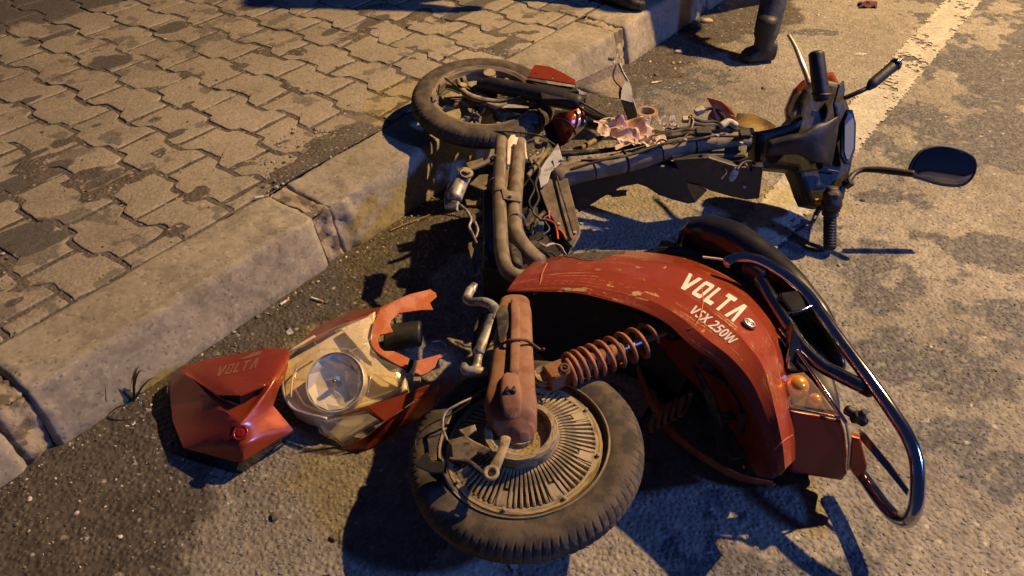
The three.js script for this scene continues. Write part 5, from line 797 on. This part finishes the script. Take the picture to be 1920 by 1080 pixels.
{
  const t = thing('wire_connector', 'loose white plug with bundled cables above the steering beam', 'connector', P(1310, 215, .33));
  const T = (n, g, m) => { g = Array.isArray(g) ? merge(g) : boxUV(g); g.translate(-t.position.x, -t.position.y, -t.position.z); return mesh(n, g, m, t); };
  T('plug', [box(.034, .018, .022, .003).applyMatrix4(frameAt(P(1312, 208, .37), V(-.2, 1, .3), V(1, 0, -.5))), box(.022, .016, .02, .003).applyMatrix4(frameAt(P(1285, 224, .35), V(0, 1, .3)))], MAT([.62, .54, .4]));
  T('cable', [tube(PP([[1322, 205, .375], [1336, 203, .38], [1350, 211, .375], [1358, 222, .36], [1356, 234, .345]]), .006), tube(PP([[1290, 222, .355], [1296, 216, .36], [1294, 238, .345], [1290, 244, .335]]), .0035), tube(PP([[1296, 222, .36], [1318, 228, .355], [1340, 228, .35], [1370, 236, .34]]), .005), tube(PP([[1300, 232, .35], [1330, 236, .345], [1370, 234, .345], [1400, 244, .33]]), .006)], M.blackDusty);
  T('cable_end', [tube(PP([[1352, 236, .352], [1366, 229, .357], [1380, 236, .35]]), .012), tube(PP([[1294, 218, .362], [1300, 226, .36], [1297, 240, .345]]), .0022)], MAT([.5, .47, .36]));
}
one('pink_scrap', 'glossy purple and pink plastic scrap under the main beam', 'wrapper', crumple(P(1213, 300, .12), V(.03, 0, 0), V(0, 0, -.02), 8, .05, 21), PHY([.38, .2, .36], { roughness: .2, clearcoat: 1, side: THREE.DoubleSide }));
one('pale_thread', 'frayed white thread trailing from the belly plate', 'thread', [0, 1, 2].map(i => tube(PP([[1086, 418, .03], [1100, 418 + i * 3, .03], [1112, 424 + i * 2, .02], [1124 + i * 3, 428 + i * 3, .008], [1132 - i * 4, 434, .005]]), .0012)), MAT([.6, .6, .62]));
const butt = (x, y, h, dir, len, label) => { const c = P(x, y, h + .004), d = V(Math.cos(dir), 0, Math.sin(dir)).multiplyScalar(len / 2), t = thing('cigarette_butt', label, 'cigarette butt', V(c.x, h, c.z), null); const o = V(0, .0042, 0); mesh('paper', boxUV(tube([o.clone().sub(d), o.clone().addScaledVector(d, .3)], .004, { straight: true })), MAT([.72, .66, .52]), t); mesh('filter', boxUV(tube([o.clone().addScaledVector(d, .3), o.clone().add(d)], .0041, { straight: true })), MAT([.5, .3, .12]), t); };
butt(594, 562, 0, .45, .042, 'pale cigarette butt on the dirt above the fairing, farther from the kerb');
butt(534, 566, 0, -.9, .032, 'short cigarette butt lying close to the kerb face above the fairing');
butt(491, 369, .18, -.35, .042, 'white cigarette butt on the paving at the cracked kerb joint');
butt(1231, 154, 0, -.3, .05, 'white cigarette butt on dirt between kerb and handlebar');
one('paper_scrap', 'pale flat paper scrap on the road left of the edge line', 'paper', facets(PP([[1600, 102, .002], [1612, 98, .006], [1626, 100, .004], [1618, 104, .002]]), [[0, 1, 2, 3]], .001), MAT([.6, .55, .45]));
one('dry_leaf', 'dark red dry leaf on the road at the top edge', 'leaf', crumple(P(1628, 9, .006), V(.05, 0, .0), V(.01, 0, -.04), 8, .03, 31), MAT([.10, .025, .022], { side: THREE.DoubleSide }));
one('pale_stone', 'pale yellowish stone lying beside the far kerb', 'stone', new THREE.IcosahedronGeometry(.022, 2).scale(1.5, .6, .8).applyMatrix4(frameAt(P(1325, 39, .008), V(0, 1, 0))), MAT([.5, .38, .2]));
one('paper_pellet', 'small white pellet lying in the leg shadow beside the kerb', 'litter', new THREE.IcosahedronGeometry(.014, 1).scale(1.5, .7, .8).applyMatrix4(frameAt(P(1272, 97, .006), V(0, 1, 0))), MAT([.5, .45, .36]));
one('glass_shard', 'small clear glass shard on dirt above the fairing', 'glass shard', facets(PP([[536, 622, .002], [544, 614, .01], [551, 624, .003], [541, 628, .001]]), [[0, 1, 2, 3]], .002), PHY([.85, .88, .9], { roughness: .08, transmission: .4 }));
one('dry_twig', 'thin dry twig lying at the kerb foot under the foot peg', 'twig', tube(PP([[733, 432, .006], [760, 420, .008], [790, 409, .01], [806, 403, .012]]), .0022), MAT([.34, .25, .13]));
function weed(x, y, label, n, sd) {
  const b = P(x, y, 0), t = thing('weed', label, 'weed', b, null); seed = sd;
  for (let i = 0; i < n; i++) { const a = rr(-Math.PI, .4), l = rr(.05, .11), h = rr(.04, .10), w = .004, d = V(Math.cos(a), 0, Math.sin(a)), pts = [V(0, 0, 0), d.clone().multiplyScalar(l * .4).setY(h * .7), d.clone().multiplyScalar(l * .8).setY(h), d.clone().multiplyScalar(l * 1.1).setY(h * .85)], sd2 = V(-d.z, 0, d.x), cv = new THREE.CatmullRomCurve3(pts); const A = [], Bq = []; for (let k = 0; k <= 8; k++) { const p = cv.getPoint(k / 8), ww = w * Math.sin(Math.PI * Math.min(.97, .25 + .75 * k / 8)); A.push(p.clone().addScaledVector(sd2, ww)); Bq.push(p.clone().addScaledVector(sd2, -ww)); } mesh('blade', boxUV(shell((s, u) => { const f = s * 8, q = Math.min(7, Math.floor(f)); return A[q].clone().lerp(A[q + 1], f - q).lerp(Bq[q].clone().lerp(Bq[q + 1], f - q), u); }, 8, 1, .0006)), MAT([.05, .055, .03]), t); }
}
weed(201, 778, 'dark dry weed at the kerb foot nearer the crumbled joint', 7, 77);
weed(252, 752, 'dark dry weed at the kerb foot nearer the fairing', 7, 99);

// ---------- grit ----------
{
  seed = 4242;
  const mk = (n, sd) => { const g = new THREE.IcosahedronGeometry(1, 1), p = g.attributes.position; for (let i = 0; i < p.count; i++) { const k = .7 + .6 * vn(p.getX(i) * 1.7 + sd, p.getY(i) * 1.7 + p.getZ(i) * 2.3, 256, 231); p.setXYZ(i, p.getX(i) * k, p.getY(i) * k * .6, p.getZ(i) * k); } g.computeVertexNormals(); return boxUV(g, 20); };
  const mat = new THREE.MeshStandardMaterial({ color: 0xffffff, roughness: .8 });
  const inst = (name, N, place, label) => { const m = new THREE.InstancedMesh(mk(1, N), mat, N), M4 = new THREE.Matrix4(), c = new THREE.Color(); for (let i = 0; i < N; i++) { const [p, s, col] = place(i); M4.compose(p, new THREE.Quaternion().setFromEuler(new THREE.Euler(rr(-.4, .4), rr(0, 6.3), rr(-.4, .4))), V(s * rr(.7, 1.3), s * rr(.6, 1), s * rr(.7, 1.2))); m.setMatrixAt(i, M4); m.setColorAt(i, c.setRGB(...col)); } m.name = name; m.castShadow = m.receiveShadow = true; scene.add(m); tag(m, label, null, null, 'stuff'); };
  inst('road_chippings', 13000, () => { let p, z; do { z = -4.6 + 3.9 * Math.pow(rnd(), .75); p = V(rr(-1, 1) * (.4 + .58 * -z) + .2, 0, z); } while (uvK(p)[1] > -.02 || rnd() < damp(p.x, p.z) * .8); const s = rr(.0022, .0058), d = patches(p.x, p.z), k = mix(rr(.13, .22), rr(.045, .12), d); p.y = -s * .12; return [p, s, [k * 1.03, k * .97, k * mix(.85, 1, d)]]; }, 'coarse stone chippings set in the road surface');
  inst('gutter_grit', 3600, () => { const u = rr(-1.4, 4.5), v = -Math.pow(rnd(), 2) * .5 - .002, s = rnd() < .09 ? rr(.003, .007) : rr(.0012, .0035), p = K(u, v, s * .3), k = rnd() < .25 ? rr(.3, .55) : rr(.04, .16); return [p, s, [k * 1.05, k * .93, k * .7]]; }, 'loose grit and crumbs along the kerb foot');
  inst('paving_grit', 1500, () => { let u, v; if (rnd() < .5) { const q = uvK(P(rr(480, 760), rr(240, 370), KH)); u = q[0]; v = q[1]; } else { u = rr(-1, 3.4); v = .27 + Math.pow(rnd(), 1.6) * 2.4; } v = Math.max(v, .265); const s = rnd() < .08 ? rr(.004, .007) : rr(.001, .003), p = K(u, v, KH + s * .2), k = rnd() < .2 ? rr(.3, .5) : rr(.03, .12); return [p, s, [k * 1.05, k * .93, k * .75]]; }, 'loose grit scattered over the paving by the kerb');
  const peb = boxUV(mk(1, 5), 1), pm = MAT([.16, .14, .11]), pl = MAT([.4, .35, .26]);
  [[1432, 165, .011, 'dark pebble on the road below the walking leg', pm], [1262, 118, .009, 'pale pebble nearest the kerb under the leg shadow', pl], [1274, 117, .009, 'pale pebble second from the kerb under the leg shadow', pl], [1231, 140, .012, 'brown pebble beside the white butt and the broken panel', pm], [1618, 375, .009, 'pebble on the road right of the throttle grip', pm], [1573, 497, .007, 'small pale pebble below the grip end shadow', pl], [515, 968, .012, 'dark pebble on the road below the red nose', pm], [625, 1008, .010, 'dark pebble left of the rear wheel shadow', pm], [1324, 383, .008, 'small dark pebble on the road under the leg shield', pm], [1300, 40, .007, 'small dark pebble close to the pale yellowish stone', pm]].forEach(([x, y, s, l, m]) => { const o = mesh('pebble', peb, m); o.position.copy(P(x, y, s * .3)); o.scale.setScalar(s); o.rotation.y = x; tag(o, l, 'pebble'); });
}

// ---------- the lamps, out of the frame ----------
{
  const t = thing('street_lamp', 'tall sodium street lamp standing at the far side of the road', 'street lamp', V(6.6, 0, -4.5));
  const T = (n, g, m) => { g = Array.isArray(g) ? merge(g) : boxUV(g); g.translate(-t.position.x, -t.position.y, -t.position.z); return mesh(n, g, m, t); };
  const hx = LAMP.clone().add(V(0, .12, 0));
  T('pole', tube([V(6.6, 0, -4.5), V(6.6, 3, -4.5), V(6.58, 5.3, -4.5)], [.09, .07, .055]), M.grey); T('base_plate', box(.34, .03, .34, .01).translate(6.6, .015, -4.5), M.grey);
  T('arm', tube([V(6.58, 5.25, -4.5), V(6.4, 5.6, -4.46), V(5.6, 5.73, -4.3), hx.clone().add(V(.25, .03, -.05))], .032), M.grey);
  T('lamp_head', box(.62, .10, .26, .04).applyMatrix4(frameAt(hx.clone().add(V(.05, .0, 0)), V(0, 1, 0), V(1, 0, -.2))), M.grey);
  T('lamp_lens', box(.36, .03, .18, .012).applyMatrix4(frameAt(LAMP.clone().add(V(0, .055, 0)), V(0, 1, 0), V(1, 0, -.2))), new THREE.MeshStandardMaterial({ color: lin(.8, .7, .5), emissive: lin(1, .62, .26), emissiveIntensity: 30 }));
  const b = thing('cool_street_lamp', 'tall lamp with a cool blue-white head at the near side of the road', 'street lamp', V(COOL.x + 1.5, 0, COOL.z));
  const S = (n, g, m) => { g = boxUV(g); g.translate(-b.position.x, 0, -b.position.z); return mesh(n, g, m, b); };
  S('pole', tube([V(COOL.x + 1.5, 0, COOL.z), V(COOL.x + 1.5, 2.5, COOL.z), V(COOL.x + 1.45, 4.9, COOL.z)], [.08, .065, .05]), M.grey); S('base_plate', box(.32, .03, .32, .01).translate(COOL.x + 1.5, .015, COOL.z), M.grey);
  S('arm', tube([V(COOL.x + 1.46, 4.85, COOL.z), V(COOL.x + 1.2, 5.15, COOL.z), V(COOL.x + .25, 5.15, COOL.z)], .03), M.grey);
  S('lamp_head', box(.7, .09, .4, .03).translate(COOL.x, COOL.y + .12, COOL.z), M.grey);
  S('lamp_lens', box(.5, .03, .3, .01).translate(COOL.x, COOL.y + .055, COOL.z), new THREE.MeshStandardMaterial({ color: lin(.6, .7, .8), emissive: lin(.2, .4, 1), emissiveIntensity: 10 }));
}

// ---------- people ----------
function blob(prims, cell, lo, hi, k = .03) { // one smooth surface round tapered capsules [a, b, ra, rb]
  const size = Math.max(hi.x - lo.x, hi.y - lo.y, hi.z - lo.z) / 2, res = Math.min(150, Math.ceil(2 * size / cell)), mid = lo.clone().add(hi).multiplyScalar(.5);
  const mc = new MarchingCubes(res, new THREE.MeshStandardMaterial(), false, false, 400000); mc.isolation = 0; mc.reset();
  const pr = prims.map(([a, b, ra, rb]) => { const d = b.clone().sub(a); return [a, d, 1 / Math.max(1e-9, d.lengthSq()), ra, rb]; });
  for (let z = 0; z < res; z++) for (let y = 0; y < res; y++) for (let x = 0; x < res; x++) {
    const px = mid.x + (x / res * 2 - 1) * size, py = mid.y + (y / res * 2 - 1) * size, pz = mid.z + (z / res * 2 - 1) * size; let s = 1e3;
    for (const [a, d, i, ra, rb] of pr) { const qx = px - a.x, qy = py - a.y, qz = pz - a.z, t = clamp((qx * d.x + qy * d.y + qz * d.z) * i), ex = qx - d.x * t, ey = qy - d.y * t, ez = qz - d.z * t, v = Math.sqrt(ex * ex + ey * ey + ez * ez) - mix(ra, rb, t), h = Math.max(k - Math.abs(s - v), 0) / k; s = Math.min(s, v) - h * h * k * .25; }
    mc.field[x + y * res + z * res * res] = -s;
  }
  mc.update(); const n = mc.count, g = new THREE.BufferGeometry(), p = mc.positionArray.slice(0, n * 3); for (let i = 0; i < n; i++) { p[3 * i] = p[3 * i] * size + mid.x; p[3 * i + 1] = p[3 * i + 1] * size + mid.y; p[3 * i + 2] = p[3 * i + 2] * size + mid.z; }
  g.setAttribute('position', new THREE.BufferAttribute(p, 3)); g.setAttribute('normal', new THREE.BufferAttribute(mc.normalArray.slice(0, n * 3), 3)); return boxUV(g);
}
function person(label, ankL, toeL, ankR, toeR, face, cloth, hipY = .93) {
  const mid = ankL.clone().add(ankR).multiplyScalar(.5), hip = V(mid.x, mid.y + hipY - .08, mid.z), f = face.clone().normalize(), r = V(-f.z, 0, f.x);
  const H = [hip.clone().addScaledVector(r, -.09), hip.clone().addScaledVector(r, .09)], A = [ankL, ankR], Kn = A.map((a, i) => a.clone().lerp(H[i], .52).addScaledVector(f, .06)), ch = hip.clone().add(V(0, .42, 0)), nk = hip.clone().add(V(0, .55, 0)), hd = hip.clone().add(V(0, .72, 0)).addScaledVector(f, .02);
  const S = [-1, 1].map(s => nk.clone().addScaledVector(r, s * .185).add(V(0, -.06, 0))), E = S.map((s, i) => s.clone().add(V(0, -.28, 0)).addScaledVector(f, i ? .06 : -.05)), Wr = E.map((e, i) => e.clone().add(V(0, -.24, 0)).addScaledVector(f, i ? .12 : .03));
  const bo = V(mid.x, 0, mid.z), t = thing('person', label, 'person', bo);
  const lo = V(1e3, 1e3, 1e3), hi = V(-1e3, -1e3, -1e3); for (const p of [ankL, ankR, toeL, toeR, hd, ...S, ...E, ...Wr, hip]) { lo.min(p); hi.max(p); } lo.subScalar(.2); hi.addScalar(.2);
  const add = (n, g, m) => { g.translate(-bo.x, 0, -bo.z); return mesh(n, g, m, t); };
  const skinM = MAT([.36, .2, .13], { bumpScale: 0 });
  const prims = [[hip.clone(), ch, .10, .12], [ch, nk, .11, .07], [nk, nk.clone().lerp(hd, .6), .052, .05], [hd.clone().add(V(0, .02, 0)), hd.clone().add(V(0, -.05, 0)).addScaledVector(f, .02), .09, .068], [hd.clone().addScaledVector(f, .09).add(V(0, -.0, 0)), hd.clone().addScaledVector(f, .108).add(V(0, -.03, 0)), .012, .016]];
  for (let i = 0; i < 2; i++) { prims.push([H[i], Kn[i], .078, .05], [Kn[i], A[i], .052, .036], [S[i], E[i], .045, .036], [E[i], Wr[i], .036, .026]); const hn = Wr[i].clone().add(V(0, -.07, 0)); prims.push([Wr[i], hn, .026, .03]); for (let q = 0; q < 4; q++) { const b = hn.clone().addScaledVector(f, (q - 1.5) * .02); prims.push([b, b.clone().add(V(0, -.06 - .01 * (q % 3), 0)).addScaledVector(r, i ? -.015 : .015), .0095, .008]); } prims.push([Wr[i].clone().add(V(0, -.03, 0)).addScaledVector(f, .02), Wr[i].clone().add(V(0, -.08, 0)).addScaledVector(f, .05), .011, .009]); prims.push([hd.clone().addScaledVector(r, (i * 2 - 1) * .088).add(V(0, .01, 0)), hd.clone().addScaledVector(r, (i * 2 - 1) * .09).add(V(0, -.03, 0)), .014, .01]); }
  add('body', blob(prims, .018, lo, hi, .03), skinM);
  add('jacket', blob([[hip.clone().add(V(0, -.04, 0)), ch, .145, .15], [ch, nk.clone().add(V(0, -.03, 0)), .145, .085], ...S.flatMap((s, i) => [[s, E[i], .066, .056], [E[i], Wr[i].clone().lerp(E[i], .08), .056, .046]])], .026, lo, hi, .05), cloth[0]);
  add('trousers', blob([[H[0], H[1], .10, .10], ...H.flatMap((h, i) => [[h, Kn[i], .10, .072], [Kn[i], A[i].clone().lerp(Kn[i], .1), .07, .056]])], .02, lo, hi, .04), cloth[1]);
  add('hair', blob([[hd.clone().add(V(0, .05, 0)).addScaledVector(f, -.012), hd.clone().add(V(0, -.01, 0)).addScaledVector(f, -.035), .088, .07]], .012, hd.clone().subScalar(.16), hd.clone().addScalar(.16)), M.black);
  for (const sgn of [-1, 1]) { const e = new THREE.SphereGeometry(.011, 12, 8); const c = hd.clone().addScaledVector(f, .082).addScaledVector(r, sgn * .031).add(V(0, .008, 0)); e.translate(c.x, c.y, c.z); add('eye', boxUV(e), MAT([.5, .48, .45], { bumpScale: 0 })); }
  for (const [a, toe] of [[ankL, toeL], [ankR, toeR]]) {
    const d = toe.clone().sub(a).setY(0).normalize(), w = V(-d.z, 0, d.x), g = toe.y - .03, hl = a.clone().addScaledVector(d, -.06).setY(a.y - .06);
    const sec = (p, hw, hh, pw = .8) => ({ c: p, a: w.clone().multiplyScalar(hw), b: V(0, hh, 0), p: pw }), up = (k, y) => hl.clone().lerp(toe, k).add(V(0, y, 0));
    add('shoe', boxUV(solid([sec(up(-.04, .02), .018, .03), sec(up(.04, .025), .036, .05), sec(up(.25, .025), .04, .055), sec(up(.5, .012), .044, .042), sec(up(.8, .002), .05, .03), sec(up(.98, -.004), .032, .022), sec(up(1.03, -.006), .012, .014)], { seg: 26, n: 40 })), M.black);
    add('shoe', boxUV(tube([a.clone().add(V(0, -.03, 0)).addScaledVector(d, -.005), a.clone().add(V(0, .05, 0)), a.clone().add(V(0, .11, 0))], [.048, .046, .05])), M.black);
  }
}
{
  const dark = dusty([.015, .018, .03], [.04, .045, .06], .4, .65, 6, 241, 3), jeans = dusty([.014, .017, .028], [.045, .05, .065], .4, .65, 6, 243, 3), coat = dusty([.03, .03, .035], [.06, .06, .06], .4, .6, 6, 247, 3);
  const a1 = P(1432, 80, .09), t1 = P(1392, 104, .03); // stepping across the road
  person('person in dark trousers and black boots stepping across the road', a1, t1, V(a1.x + .42, .11, a1.z - .86), V(a1.x + .30, .03, a1.z - .98), V(-.85, 0, .3), [coat, jeans], .90);
  const a2 = P(1150, -28, KH + .09), t2 = P(1207, 8, KH + .035); // on the footway, one shoe tip in view
  person('person in dark clothes standing on the footway, only a shoe tip in view', a2, t2, V(a2.x - .05, KH + .09, a2.z - .42), V(a2.x + .16, KH + .035, a2.z - .34), V(.75, 0, .45), [dark, dark], .93);
}
renderer.render(scene, camera);
